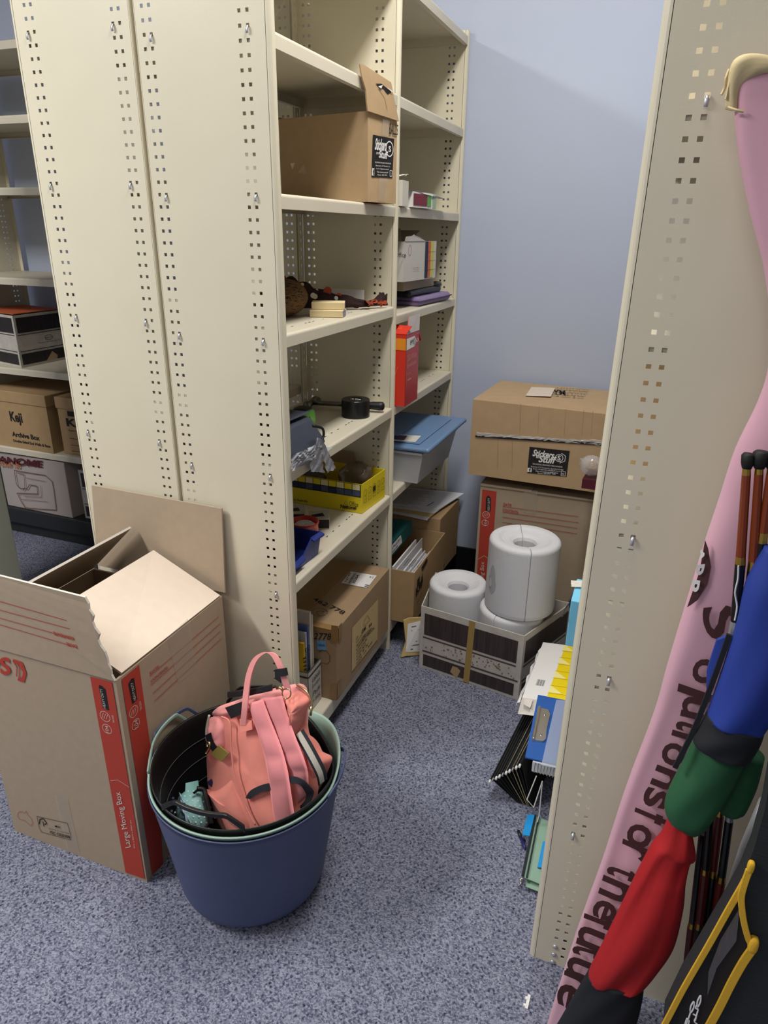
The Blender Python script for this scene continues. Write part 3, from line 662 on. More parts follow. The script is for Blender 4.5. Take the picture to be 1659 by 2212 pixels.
# ball of brown wool
yarnm = M('brown_wool', (88, 64, 42), .95, ns=60, na=.12)
yb = thing('yarn_ball', 'big ball of brown wool on the middle shelf', 'wool', (-.15, .29, 1.267))
yc = V((-.172, .315, 1.267+.0500)); b = MB(); b.grid(blob(yc, (.058, .085, .046), noise=.03, seed=3), 28, 14, cu=True); b.build('core', yarnm, yb, smooth=True)
b = MB(); rr = random.Random(4)
for k in range(70):
    ax = V((rr.gauss(0, 1), rr.gauss(0, .45), rr.gauss(0, 1))).normalized() if k < 45 else V((rr.gauss(0, .4), rr.gauss(0, 1), rr.gauss(0, .4))).normalized()
    u = ax.orthogonal().normalized(); w = ax.cross(u); off = rr.uniform(-.5, .5); q = math.sqrt(1-off*off)
    b.tube([yc+V(((p := (u*math.cos(t)*q+w*math.sin(t)*q+ax*off)).x*.060, p.y*.087, p.z*.0475)) for t in [i*2*math.pi/24 for i in range(24)]], .0016, 5, closed=True)
b.build('strands', [M('brown_wool_strand', (108, 80, 50), .95)], yb, smooth=True)
# patterned cloth bunched along the back
clothm = M('dark_cloth', (46, 26, 26), .9, ns=30, na=.3)
spot = [M('cloth_spot_rust', (150, 62, 36), .9), M('cloth_spot_cream', (222, 205, 160), .9), M('cloth_spot_white', (215, 214, 212), .9), M('cloth_spot_ochre', (190, 130, 70), .9)]
cl = MB(); ctrl = [(-.26, .44, .085, .03), (-.225, .455, .085, .042), (-.18, .475, .065, .042), (-.125, .52, .045, .040), (-.075, .575, .03, .032), (-.05, .61, .016, .012), (-.035, .64, .022, .022), (-.015, .665, .045, .012)]
pts = smoothpath(ctrl, 5); rr = random.Random(9)
def clothf(u, v):
    i = min(int(u*(len(pts)-1)+.5), len(pts)-1); x, y, h, w = pts[i]; a = 2*math.pi*v
    k = 1+.22*math.sin(5*a+u*17)+.12*math.sin(9*a-u*31)
    ph = .5*h*(1+math.sin(a)*k*.98); return V((x+math.cos(a)*w*k*.8, y+math.cos(a)*w*k*.6, Z27+max(.007, ph)))
cl.grid(clothf, len(pts), 26, cv=True)
for i in range(46):
    u = rr.uniform(.02, .95); v = rr.uniform(.0, .6); p = clothf(u, v); n = (clothf(u+.03, v)-p).cross(clothf(u, v+.03)-p)
    if n.length < 1e-9: continue
    n.normalize(); n = -n if n.dot(CAMP-p) < 0 else n
    t1 = n.orthogonal().normalized(); t2 = n.cross(t1); r = rr.uniform(.004, .008) if i % 3 else rr.uniform(.009, .015)
    cl.add([p+n*.0016+(t1*math.cos(a)+t2*math.sin(a))*r for a in [k*math.pi/5 for k in range(10)]], [range(10)], 1+(0 if i % 3 == 0 or u > .6 else rr.choice([1, 2, 3])))
tag(cl.build('cloth', [clothm]+spot, smooth=True), 'dark spotted cloth with rust patches bunched up beside the brown wool', 'cloth')
# small cream packets
pk = [M('cream_packet', (222, 204, 160), .6), M('packet_blue', (120, 128, 160), .6)]
for i, (x, y, z, a, lab) in enumerate(((-.068, .378, Z27, .25, 'lower of two small cream card packets next to the brown wool'), (-.074, .394, Z27+.0190, .4, 'upper of two small cream card packets next to the brown wool'))):
    b = MB(); ux = V((math.cos(a), math.sin(a), 0)); uy = V((-math.sin(a), math.cos(a), 0)); o = V((x, y, z+.0004))-ux*.045-uy*.03
    b.obox(o, ux*.09, uy*.06, V((0, 0, .018))); b.quad([o+ux*.09+uy*.01+V((0, 0, .002)), o+ux*.09+uy*.05+V((0, 0, .002)), o+ux*.09+uy*.05+V((0, 0, .016)), o+ux*.09+uy*.01+V((0, 0, .016))], 1)
    tag(b.build('card_packet', pk, bevel=.001), lab, 'packet', 'cream packets by the wool')
b = MB(); b.obox((-.225, .632, Z27+.0004), V((.14, .028, 0)), V((-.006, .03, 0))*1.1, V((0, 0, .048)))
tag(b.build('small_box', [M('white_box', (214, 212, 214), .5)], bevel=.0015), 'small white oblong box behind the spotted cloth', 'box')
# hammer
hm = thing('hammer', 'claw hammer with black grip lying behind the black tape roll', 'hammer', (-.15, .62, .943))
hs = M('hammer_steel', (120, 118, 112), .35, metal=.9)
b = MB(); H0 = V((-.238, .60, Z40+.020)); hd = V((.25, .055, 0)).normalized(); hp = V((-.15, 1, 0)).normalized()
b.tube([H0-hp*.05, H0-hp*.038], [.0145, .0145], 14); b.tube([H0-hp*.038, H0-hp*.018, H0+hp*.012], [.0145, .009, .0115], 12)
b.tube([H0+hp*.01, H0+hp*.04+V((0, 0, .004)), H0+hp*.075+V((0, 0, -.004)), H0+hp*.095+V((0, 0, -.012))], [.011, .010, .007, .003], 8)
b.build('head', hs, hm, smooth=True)
b = MB(); b.tube([H0, H0+hd*.13], .0075, 10); b.build('shaft', hs, hm, smooth=True)
b = MB(); b.tube([H0+hd*t for t in (.115, .122, .14, .19, .225, .235, .24)], [.009, .0125, .0135, .012, .0145, .014, .008], 12); b.build('grip', black, hm, smooth=True)
# roll of black tape
tr = thing('tape_roll', 'wide roll of black duct tape standing flat on the shelf', 'tape', (-.068, .575, .943))
tc = V((-.070, .573, Z40+.0003)); tapeb = M('duct_tape', (20, 20, 23), .28, bump=.1, bs=400)
b = MB(); b.lathe([(.022, 0), (.043, 0), (.0445, .002), (.0445, .052), (.043, .054), (.022, .054)], tc, 40, closed=True); b.build('tape', tapeb, tr, smooth=False)
b = MB(); b.lathe([(.020, .001), (.022, .001), (.022, .0545), (.020, .0545)], tc, 32, closed=True); b.build('core', ink, tr)
b = MB(); b.lathe([(.0, .0500), (.020, .0502), (.020, .0512), (0, .051)], tc, 24); rr = random.Random(2)
b.text('ATA', tc+V((-.019, -.006, .0518)), tc+V((.019, -.006, .0518)), tc+V((-.019, .010, .0518)), 1, .0006, .03)
b.build('printed_disc', [M('tape_disc', (40, 40, 44), .5), M('disc_print', (215, 215, 215), .5)], tr)
# tape measure
tm = thing('tape_measure', 'green and black tape measure behind the dark plastic case', 'tape measure', (-.15, .37, .943))
tcn = V((-.150, .372, Z40)); b = MB()
b.grid(blob(tcn+V((0, 0, .0305)), (.030, .034, .030), sq=3.5), 28, 14, cu=True); b.build('case', M('lime_plastic', (120, 200, 80), .35), tm, smooth=True)
b = MB(); b.grid(blob(tcn+V((-.004, .002, .049)), (.027, .031, .016), sq=3), 24, 12, cu=True); b.build('rubber_top', black, tm, smooth=True)
b = MB(); b.tube([tcn+V((.022, -.01, .05)), tcn+V((.03, -.02, .035)), tcn+V((.03, -.02, .012))], .003, 6); b.build('wrist_loop', M('strap_grey', (130, 132, 128), .7), tm, smooth=True)
# dark case in a grey plastic bag overhanging the shelf
cs = thing('plastic_case', 'dark slate plastic case with a handle leaning out of a grey bag', 'case', (-.06, .12, .943))
casem = M('slate_plastic', (58, 63, 76), .38)
b = MB()
A, B_, C_, D_ = V((-0.03,0.0041,0.9914)), V((0.015,0.1234,0.9855)), V((-0.03,0.1738,1.0302)), V((-0.09,0.1165,1.0446))
o = V((-.135, .05, .965)); b.obox(o, V((.125, .0, -.006)), V((.02, .155, .006)), V((-.05, .0, .068))); b.build('body', casem, cs, bevel=.012, seg=3, smooth=False)
b = MB(); b.obox(o+V((.02, .0, .0705)), V((.055, 0, .0)), V((.02, .145, .006)), V((-.004, 0, .004))); b.build('lid_ridge', casem, cs, bevel=.003)
b = MB(); b.tube(smoothpath([(0,0.1348,1.0257), (0.01,0.1619,1.0153), (0.015,0.1648,1.0053), (0.015,0.1614,0.9901), (0.015,0.1446,0.981), (0.01,0.1327,0.9689)], 5), .0035, 8); b.build('handle', black, cs, smooth=True)
bagm = M('grey_bag', (172, 175, 184), .28, alpha=.93, ns=14, na=.1, bump=.3, bs=40)
pb = thing('plastic_bag', 'crinkled grey plastic bag hanging over the shelf edge under the dark case', 'bag', (0, .12, .9))
def sheetf(c00, c10, c01, c11, amp, seed, k=7):
    r = random.Random(seed); ph = [(r.uniform(2, k), r.uniform(2, k), r.uniform(0, 6), r.uniform(-1, 1)) for _ in range(9)]
    n = (V(c10)-V(c00)).cross(V(c01)-V(c00)).normalized()
    def fn(u, v):
        p = lerp(lerp(c00, c10, u), lerp(c01, c11, u), v); d = sum(a[3]*abs(math.sin(a[0]*u*2+a[1]*v*2+a[2])) for a in ph)
        return p+n*amp*d
    return fn
b = MB(); b.grid(sheetf((0.012,0.0046,0.9849), (0.016,0.1317,0.9797), (0.012,0.0018,0.9473), (0.014,0.0561,0.9452), .003, 3), 22, 16); b.grid(sheetf((0.02,0.0223,0.9808), (0.022,0.1252,0.9883), (0.02,0.0141,0.9657), (0.022,0.0971,0.9559), .005, 8, 12), 20, 12)
b.build('wrapped_sheet', bagm, pb, smooth=True)
b = MB(); b.grid(sheetf((0.03,0.1043,1.0055), (0.032,0.1184,0.9997), (0.018,0.0849,0.9198), (0.018,0.1677,0.8915), .004, 5, 9), 14, 22); b.build('hanging_handle', bagm, pb, smooth=True)
b = MB(); b.grid(sheetf((0.026,0.1177,1.0028), (0.028,0.1318,0.9933), (0.02,0.1691,0.8913), (0.02,0.2274,0.8864), .004, 6, 9), 14, 22); b.build('hanging_handle', bagm, pb, smooth=True)
b = MB(); b.grid(sheetf((-.20, .03, .957), (-.21, .24, .957), (.012, .04, .9445), (.014, .22, .9448), .0015, 12), 14, 14); b.build('sheet_under_case', bagm, pb, smooth=True)
# yellow office supplies box
yb = thing('office_box', 'open yellow office supplies box with printed tiles on the low shelf', 'box', (-.155, .62, .633))
ym = [yellow, ink, M('tile_cream', (228, 216, 160), .5), M('tile_navy', (34, 42, 78), .45), M('tile_slate', (72, 84, 110), .45), kraft2, M('box_yellow_deep', (215, 190, 20), .5)]
o = V((-.294, .529, Z53+.0006)); ux = V((.266, -.004, 0)); uy = V((.012, .176, 0)); b = MB(); walls(b, o, ux, uy, .100, .0025)
nf = V((0, -1, 0)); YB = .5245
def yq(u0, v0, u1, v1, m, lift=.0011):
    P = lambda u, v: o+ux*u+V((0, 0, v))
    b.quad([P(u0, v0), P(u1, v0), P(u1, v1), P(u0, v1)], m, lift)
b.add([o+ux*t+V((0, -.0007, z)) for z in (.055, .099) for t in (.0, .985)], [(0, 1, 3, 2)], 1)
for i in range(9):
    u1 = .973-.106*i; u0 = max(u1-.098, .0)
    yq(u0, .079, u1, .098, 2 if i % 2 == 0 else 0, .0014); yq(u0, .058, u1, .077, 4 if i in (0, 1, 2, 4, 6) else 3, .0014)
b.text('Office', (-0.0718,0.5245,0.6564), (-0.0407,0.5245,0.6563), (-0.0717,0.5245,0.6726), 1, .0016); b.text('National', (-0.1033,0.5245,0.6434), (-0.0472,0.5245,0.6456), (-0.1032,0.5245,0.6564), 1, .0016, .04)
b.poly(circle3((-0.0833,0.5245,0.6627), ex, up, .0055, 14), .0012, nf, 1, True, .0016); b.text('australia office supplies', (-0.0967,0.5245,0.6395), (-0.0505,0.5245,0.6418), (-0.0967,0.5245,0.6428), 1, .0016)
b.text('Made in Australia', (-0.3018,0.5245,0.6428), (-0.2234,0.5245,0.6446), (-0.3014,0.5245,0.6512), 1, .0016, .02)
for i in range(5):
    c = o+ux+uy*(.12+.19*i)+V((.001, 0, .055)); e = uy.normalized()
    b.poly([c-e*.011+V((0, 0, -.022)), c+e*.011+V((0, 0, -.022)), c+e*.011+V((0, 0, .016)), c+V((0, 0, .022)), c-e*.011+V((0, 0, .016))], .0014, V((1, 0, 0)), 1, True)
    if i == 2: b.quad([c-e*.009+V((0, 0, -.005)), c+e*.009+V((0, 0, -.005)), c+e*.009+V((0, 0, .013)), c-e*.009+V((0, 0, .013))], 1, .001)
    else: b.poly([c-e*.004+V((0, 0, .004)), c+V((0, 0, -.003)), c+e*.005+V((0, 0, .01))], .0018, V((1, 0, 0)), 1)
    b.poly([c-e*.006+V((0, 0, -.012)), c+e*.006+V((0, 0, -.012))], .0012, V((1, 0, 0)), 1)
b.build('body', ym, yb)
f = MB(); flap(f, [o+uy+V((0, .003, .1)), o+uy+ux*.62+V((0, .003, .1)), o+uy+ux*.55+V((0, .004, .145)), o+uy+V((0, .003, .145))], .002); f.build('flap', kraft2, yb)
clearm = M('cellophane', (120, 104, 88), .2, alpha=.7, bump=.6, bs=30, spec=.8)
b = MB(); b.grid(blob((-.095, .632, Z53+.075), (.056, .052, .062), noise=.08, seed=5, sq=2.4), 30, 20, cu=True)
tag(b.build('cellophane_bag', clearm, smooth=True), 'crumpled clear bag of brown things bulging out of the yellow box', 'bag')
b = MB(); b.grid(blob((-.235, .60, Z53+.057), (.042, .042, .046), noise=.06, seed=8), 24, 16, cu=True); tag(b.build('cloth_bundle', M('grey_bundle', (92, 84, 78), .9), smooth=True), 'grey bundle lying in the left end of the yellow box', 'bundle')
# two small hardware packets
hy = [M('packet_yellow', (212, 196, 50), .5), ink, M('packet_grey', (176, 168, 150), .6)]
for i, (p, dz, lab) in enumerate(((V((-.178, .345, Z53+.0005)), .058, 'taller black and yellow hardware packet beside the red tub'), (V((-.116, .388, Z53+.0005)), .034, 'lower black and yellow hardware packet at the corner of the yellow box'))):
    b = MB(); a = V((.055, .028, 0)); c = V((-.03, .06, 0)); b.obox(p-a*.5-c*.5, a, c, V((0, 0, dz)), 2)
    q = p-a*.5-c*.5
    b.quad([q+a+V((0, 0, .004)), q+a+c+V((0, 0, .004)), q+a+c+V((0, 0, dz-.003)), q+a+V((0, 0, dz-.003))], 0); b.quad([q+V((0, 0, .003)), q+a+V((0, 0, .003)), q+a+V((0, 0, dz-.003)), q+V((0, 0, dz-.003))], 1)
    b.text('ARLEC', q+a+c*.1+V((.0004, 0, dz*.35)), q+a+c*.9+V((.0004, 0, dz*.35)), q+a+c*.1+V((.0004, 0, dz*.8)), 1, .001, .03)
    b.quad([q+a*.1+c*.2+V((0, 0, dz)), q+a*.8+c*.3+V((0, 0, dz)), q+a*.7+c*.7+V((0, 0, dz)), q+a*.15+c*.5+V((0, 0, dz))], 1)
    b.slab([q+a+c*.1+V((0, 0, dz)), q+a+c*.9+V((0, 0, dz)), q+a*1.06+c*.9+V((0, 0, dz-.024)), q+a*1.06+c*.1+V((0, 0, dz-.024))], V((0, 0, .001)), 2)
    tag(b.build('hardware_packet', hy), lab, 'packet', 'hardware packets on the low shelf')
# round tub with red lid band
rt = thing('round_container', 'round clear container with a red rim on the low shelf', 'container', (-.1, .25, .633))
redp = M('red_plastic', (196, 44, 44), .3); clearp = M('clear_plastic', (225, 225, 226), .12, alpha=.35, spec=.8)
c = V((-.098, .258, Z53+.0004)); b = MB(); b.lathe([(.0, 0), (.040, 0), (.041, .008), (.039, .012)], c, 36); b.build('base', M('pink_clear', (196, 100, 96), .2, alpha=.7), rt, smooth=True)
b = MB(); b.lathe([(.038, .010), (.0405, .014), (.0405, .04), (.038, .04)], c, 36, closed=True); b.build('red_band', redp, rt, smooth=True)
b = MB(); b.lathe([(.0405, .04), (.0405, .060), (.0425, .062), (.0425, .067), (.0395, .067), (.039, .04)], c, 36); b.build('rim', M('red_rim', (200, 50, 46), .2, alpha=.85), rt, smooth=True)
b = MB(); b.lathe([(0, .056), (.024, .060), (.034, .052), (.0375, .048)], c, 30); b.build('contents', M('white_bits', (205, 190, 186), .8, ns=150, na=.3, bump=.6, bs=200), rt, smooth=True)
# dark blue stackable bin
bb = thing('parts_bin', 'dark blue open parts bin at the near end of the low shelf', 'bin', (-.08, .15, .633))
bluep = M('navy_plastic', (34, 50, 128), .4)
b = MB(); b.slab([(-.19, .055, Z53+.0005), (-.035, .055, Z53+.0005), (-.03, .2, Z53+.0005), (-.19, .2, Z53+.0005)], V((0, 0, .003)))
b.slab([(-.19, .2, Z53), (-.03, .2, Z53), (-.022, .206, Z53+.066), (-.19, .206, Z53+.066)], V((0, .003, 0)))
b.slab([(-.035, .055, Z53), (-.03, .2, Z53), (-.022, .206, Z53+.066), (-.023, .15, Z53+.07), (-.028, .10, Z53+.03), (-.03, .05, Z53+.028)], V((.003, 0, 0)))
b.slab([(-.19, .055, Z53), (-.19, .2, Z53), (-.19, .206, Z53+.066), (-.19, .05, Z53+.066)], V((-.003, 0, 0)))
b.slab([(-.19, .055, Z53+.0005), (-.035, .055, Z53+.0005), (-.03, .048, Z53+.028), (-.19, .048, Z53+.028)], V((0, -.003, 0)))
b.build('body', bluep, bb)
b = MB(); b.slab([(-.024, .148, Z53+.066), (-.021, .207, Z53+.063), (-.010, .21, Z53+.056), (-.013, .15, Z53+.058)], V((0, 0, .005))); b.build('rim', bluep, bb, bevel=.0015)
b = MB(); b.slab([(-.028, .052, Z53+.028), (-.026, .105, Z53+.034), (-.016, .105, Z53+.026), (-.018, .052, Z53+.02)], V((0, 0, .004))); b.build('rim', bluep, bb, bevel=.0015)
b = MB(); b.grid(blob((-.12, .14, Z53+.024), (.045, .042, .015), noise=.08, seed=2), 20, 10, cu=True); tag(b.build('black_pouch', blackm, smooth=True), 'black lump lying inside the dark blue parts bin', 'pouch')
# small open box with books at the near end of the bottom shelf
sb = thing('storage_box', 'small worn white and brown storage box holding books on the bottom shelf', 'box', (-.12, .18, .117))
wood = M('woodgrain_print', (62, 50, 46), .6, ns=14, na=.35, nscale=(14, 14, .6)); stone = M('marble_print', (196, 190, 182), .6, ns=22, na=.12)
woodc = M('box_brown_inside', (66, 56, 44), .8)
b = MB(); SO = V((-.190, .139, .1176)); sx = V((.150, 0, 0)); sy = V((0, .084, 0)); walls(b, SO, sx, sy, .146, .003, 2)
q = SO+sx
for z0, z1, m in ((.002, .144, 0), (.128, .134, 1), (.144, .146, 0)):
    b.quad([q+V((.0006, 0, z0)), q+sy+V((.0006, 0, z0)), q+sy+V((.0006, 0, z1)), q+V((.0006, 0, z1))], m, .0008 if m == 0 else .0016)
    b.quad([SO+V((0, 0, z0)), q+V((0, 0, z0)), q+V((0, 0, z1)), SO+V((0, 0, z1))], m, .0008 if m == 0 else .0016)
for i, tx in enumerate(('Labels', 'Envelopes', 'Pads', '+ misc')):
    b.text(tx, q+sy*.25+V((.001, 0, .10-.026*i)), q+sy*.88+V((.001, 0, .10-.026*i)), q+sy*.25+V((.001, 0, .117-.026*i)), 3, .002, 0, .2)
b.build('body', [stone, wood, woodc, ink], sb)
bookc = [('yellow spiral notebook in the small worn storage box', (214, 178, 44), .235), ('grey booklet beside the yellow spiral notebook', (196, 194, 196), .262), ('blue edged pad between booklets in the worn storage box', (84, 110, 170), .275), ('tall cream envelope book at the back of the worn storage box', (218, 208, 190), .315), ('cream book leaning behind the yellow spiral notebook', (206, 196, 178), .30)]
for i, (lab, col, h) in enumerate(bookc):
    b = MB(); p = SO+sx*.06+sy*(.06+.17*i)+V((0, 0, .0065)); th = .008 if i != 3 else .012
    b.obox(p, sx*.84, V((0, 1, 0))*th, V((0, .002, h)), 0)
    e = p+sx*.84; 
    if i == 0:
        for k in range(14): b.tube([e+V((.001, .0045, .01+k*.0135))+V((math.cos(t)*.004, math.sin(t)*.0034, 0)) for t in [j*math.pi/3 for j in range(6)]], .0016, 5, 1, closed=True)
    elif i in (1, 2):
        for k in range(30): b.tube([e+V((.0008, .0045, .008+k*.007))+V((math.cos(t)*.003, math.sin(t)*.0034, 0)) for t in [j*math.pi/3 for j in range(6)]], .0009, 4, 1, closed=True)
    if i == 1: b.quad([p+sx*.5+V((0, 0, .20)), e+V((0, 0, .20)), e+V((0, 0, .212)), p+sx*.5+V((0, 0, .212))], 2)
    tag(b.build('book', [M('book_%d' % i, col, .6), ink, M('maroon_tag', (110, 24, 30), .6)]), lab, 'book', 'books in the small storage box')

# ------------------------------------------------------------------ second bay
Z15 = 1.5578
b = MB(); o = V((-.10, .7515, Z15)); b.obox(o, V((.106, .003, 0)), V((-.003, .062, 0)), V((0, 0, .071)))
b.grid(sheetf((-.09, .755, Z15+.074), (.007, .755, Z15+.077), (-.09, .812, Z15+.076), (.005, .814, Z15+.084), .004, 3), 10, 10)
tag(b.build('torn_box', [offw]), 'torn white cardboard box at the upright on the upper shelf', 'box')
gb = thing('small_carton', 'flat crimson and green carton beside the torn white box', 'box', (-.06, .96, 1.557))
b = MB(); o = V((-.09, .862, Z15)); a = V((.095, -.01, 0)); c = V((.012, .205, 0)); b.obox(o, a, c, V((0, 0, .046)), 2); q = o+a
P = lambda u, z: q+c*u+V((.0003, 0, z))
b.quad([P(.03, .006), P(.60, .006), P(.60, .040), P(.03, .040)], 0, .001); b.quad([P(.61, .006), P(.78, .006), P(.78, .040), P(.61, .040)], 1, .001)
b.quad([P(.86, .0), P(1, 0), P(1, .046), P(.86, .046)], 3, .001)
b.build('body', [M('crimson', (120, 22, 44), .5), M('leaf_green', (96, 168, 72), .5), white, M('pale_green', (160, 190, 160), .6)], gb)
b = MB(); b.grid(sheetf(o+V((0, -.03, .048)), o+a+V((0, -.018, .049)), o+c+V((.02, .12, .050)), o+a+c+V((.015, .13, .033)), .0018, 4), 10, 18); b.build('paper_lid', white, gb, smooth=True)
# laptop sleeves, flat box, envelopes box on the next shelf
ZS = 1.2408
pv = thing('laptop_sleeve', 'lilac padded laptop sleeve at the bottom of the stack on the middle shelf', 'sleeve', (-.13, 1.2, 1.24))
lil = M('lilac_neoprene', (132, 112, 158), .9, sheen=.3); o = V((-.255, 1.02, ZS+.0004))
def pad(o, a, c, h, name, mat, parent=None, bev=.012):
    b = MB(); b.obox(o, a, c, V((0, 0, h))); return b.build(name, mat, parent, bevel=bev, seg=4, smooth=False)
pad((-.25, 1.035, ZS+.0004), (.235, -.018, 0), (.018, .335, 0), .030, 'body', lil, pv, .013)
b = MB(); b.tube(smoothpath([(-.10, 1.02, ZS+.017), (-.018, 1.017, ZS+.017), (-.012, 1.03, ZS+.017), (.004, 1.34, ZS+.017), (-.01, 1.352, ZS+.017)], 4), .0022, 6); b.build('zip', M('lilac_zip', (74, 58, 92), .6), pv, smooth=True)
kv = thing('laptop_sleeve', 'black glossy padded sleeve on top of the lilac one', 'sleeve', (-.14, 1.18, 1.27))
pad((-.26, 1.01, ZS+.0308), (.215, -.012, .0), (.020, .315, 0), .024, 'body', M('black_satin', (24, 24, 30), .3), kv, .010)
b = MB(); b.grid(blob((-.045, 1.30, ZS+.058), (.022, .045, .012), noise=.05, seed=2), 16, 10, cu=True); b.build('rolled_edge', M('black_satin', (24, 24, 30), .3), kv, smooth=True)
b = MB(); b.obox((-.25, .945, ZS+.0555), V((.20, -.005, 0)), V((.012, .31, 0)), V((0, 0, .034)))
tag(b.build('flat_box', [M('taupe_card', (150, 138, 120), .7)], bevel=.002), 'flat taupe box between the black sleeve and the envelopes box', 'box')
eb = thing('envelope_box', 'open white envelopes box with coloured stripes on the middle shelf', 'box', (-.12, .98, 1.33))
o = V((-.23, .868, ZS+.0902)); a = V((.203, .002, 0)); c = V((.02, .295, 0)); b = MB()
em = [M('env_white', (204, 200, 194), .6), ink, navyink, M('stripe_orange', (206, 96, 44), .5), M('stripe_yellow', (206, 196, 90), .5), M('emblem_red', (190, 70, 60), .6)]
walls(b, o, a, c, .125, .002); q = o+a
P = lambda u, z: q+c*u+V((.0003, 0, z))
b.text('Office', (-0.0265,0.7865,1.41), (-0.0265,0.8878,1.4074), (-0.0265,0.7856,1.4251), 1, .0014, .005)
Q = lambda u, z: o+a*u+V((0, 0, z))
b.quad([P(.63, .004), P(.72, .004), P(.72, .124), P(.63, .124)], 2, .001); b.quad([P(.725, .004), P(.80, .004), P(.80, .124), P(.725, .124)], 3, .001); b.quad([P(.805, .004), P(.905, .004), P(.905, .124), P(.805, .124)], 4, .001)
for z in (.03, .06, .09): b.line(P(.68, z), P(.96, z), .001, 1, (1, 0, 0), .002)
b.poly([P(.17+.045*math.cos(t), .098+.016*math.sin(t)) for t in [k*math.pi/8 for k in range(16)]], .0014, (1, 0, 0), 5, True)
b.text('Office', Q(.50, .088), Q(.88, .088), Q(.50, .112), 1, .0014); b.text('National', Q(.35, .070), Q(.90, .070), Q(.35, .085), 1, .0014, .04); b.text('australia', Q(.5, .064), Q(.82, .064), Q(.5, .068), 1, .0014)
b.text('Premium', Q(.3, .034), Q(.85, .034), Q(.3, .050), 1, .0014); b.text('Envelopes', Q(.3, .016), Q(.84, .016), Q(.3, .028), 1, .0014, .03); b.text('110 x 220 500 pk', Q(.4, .008), Q(.84, .008), Q(.4, .012), 1, .0014)
for i in range(3): b.text('premium envelopes', P(.25+.02*i, .040-.006*i), P(.45, .040-.006*i), P(.25+.02*i, .043-.006*i), 1, .0014)
b.build('body', em, eb)
f = MB(); flap(f, [P(.02, .125), P(.62, .125)]+ragged(P(.62, .125), P(.45, .137), 4, .002, 2)[1:]+[P(.3, .142), P(.27, .146), P(.2, .141), P(.04, .139)], .002, 0); f.build('flap', em, eb)
f = MB(); flap(f, [o+V((0, .003, .125)), q+V((-.01, .003, .125)), q+V((-.03, .05, .163)), o+V((0, .05, .163))], .002, 0); flap(f, [o+a*.1+c*.4+V((0, 0, .12)), o+a*.85+c*.4+V((0, 0, .12)), o+a*.85+c*.72+V((0, 0, .158)), o+a*.1+c*.72+V((0, 0, .158))], .002, 0)
f.build('flap', [M('env_inside', (150, 138, 124), .8)], eb)
# red envelopes box
rb = thing('envelope_box', 'tall red box of white envelopes with an open top at the shelf edge', 'box', (-.03, .8, .943))
redb = M('env_red', (216, 58, 40), .35); redf = M('env_red_front', (178, 44, 52), .3)
o = V((-.06, .752, Z40)); a = V((.090, 0, 0)); c = V((.0, .130, 0)); b = MB(); walls(b, o, a, c, .235, .002); q = o+a
P = lambda u, z: q+c*u+V((.0003, 0, z)); Q = lambda u, z: o+a*u+V((0, 0, z))
rm = [redb, M('env_orange', (236, 150, 40), .4), white, redf, M('env_grey', (170, 150, 158), .4), M('env_pink', (226, 140, 130), .4), ink]
b.quad([P(.0, .001), P(1, .001), P(1, .234), P(.0, .234)], 3, .0008)
b.quad([P(0, .185), P(.62, .188), P(.78, .204), P(.62, .222), P(0, .222)], 2, .0016); b.quad([Q(.0, .185), Q(1, .185), Q(1, .222), Q(.0, .222)], 1, .001)
b.text('PPS', P(.27, .197), P(.58, .199), P(.27, .212), 6, .0024); b.poly([P(.55, .192), P(.70, .204), P(.57, .217)], .002, (1, 0, 0), 6, False, .0022)
b.poly([P(.87+.11*math.cos(t), .205+.017*math.sin(t)) for t in [k*math.pi/8 for k in range(16)]], .0014, (1, 0, 0), 5, True); b.text('C4', P(.79, .199), P(.95, .199), P(.79, .211), 2, .002, .02)
b.text('250 White', P(.08, .148), P(.80, .150), P(.08, .168), 5, .0018); b.text('Envelopes', P(.08, .122), P(.80, .124), P(.08, .142), 5, .0018); b.text('Peel & Seal', P(.08, .104), P(.38, .104), P(.08, .109), 5, .0018)
b.poly([P(.10, .015), P(.46, .018), P(.46, .08), P(.10, .078)], .0008, (1, 0, 0), 5, True); b.text('PEEL & SEAL', P(.15, .083), P(.42, .084), P(.15, .088), 2, .0018)
b.poly([P(.55, .02), P(.6, .06), P(.72, .05), P(.7, .02)], .0008, (1, 0, 0), 5); b.poly([Q(.2, .08), Q(.3, .12), Q(.6, .1), Q(.7, .13)], .001, (0, -1, 0), 5)
b.build('body', rm, rb)
f = MB(); flap(f, [P(.02, .235), P(.98, .235), P(1.3, .262)+V((-.02, .02, .02)), P(.55, .262)+V((-.02, .01, .02)), P(.5, .27)+V((-.018, 0, .012))], .002, 1, 0); f.line(P(.5, .24)+V((.002, 0, 0)), P(.9, .275)+V((-.01, .01, .004)), .0012, 0, (1, 0, 0), .002)
f.build('flap', [redb, M('env_inside_grey', (172, 166, 164), .6)], rb)
f = MB(); flap(f, [Q(0, .235), Q(1, .235), Q(1.1, .258)+V((0, .03, 0)), Q(.0, .260)+V((0, .03, 0))], .002, 0); f.poly([Q(.5, .24), Q(.55, .247)+V((0, .016, 0)), Q(.75, .252)+V((0, .020, 0))], .001, (0, -1, .5), 1, False, .002); f.build('flap', rm, rb)
f = MB(); flap(f, [o+a+c+V((0, 0, .235)), o+a+c+V((-.08, 0, .235)), o+a+c+V((-.06, .022, .205)), o+a+c+V((.003, .022, .198))], .002, 0); f.build('flap', rm, rb)
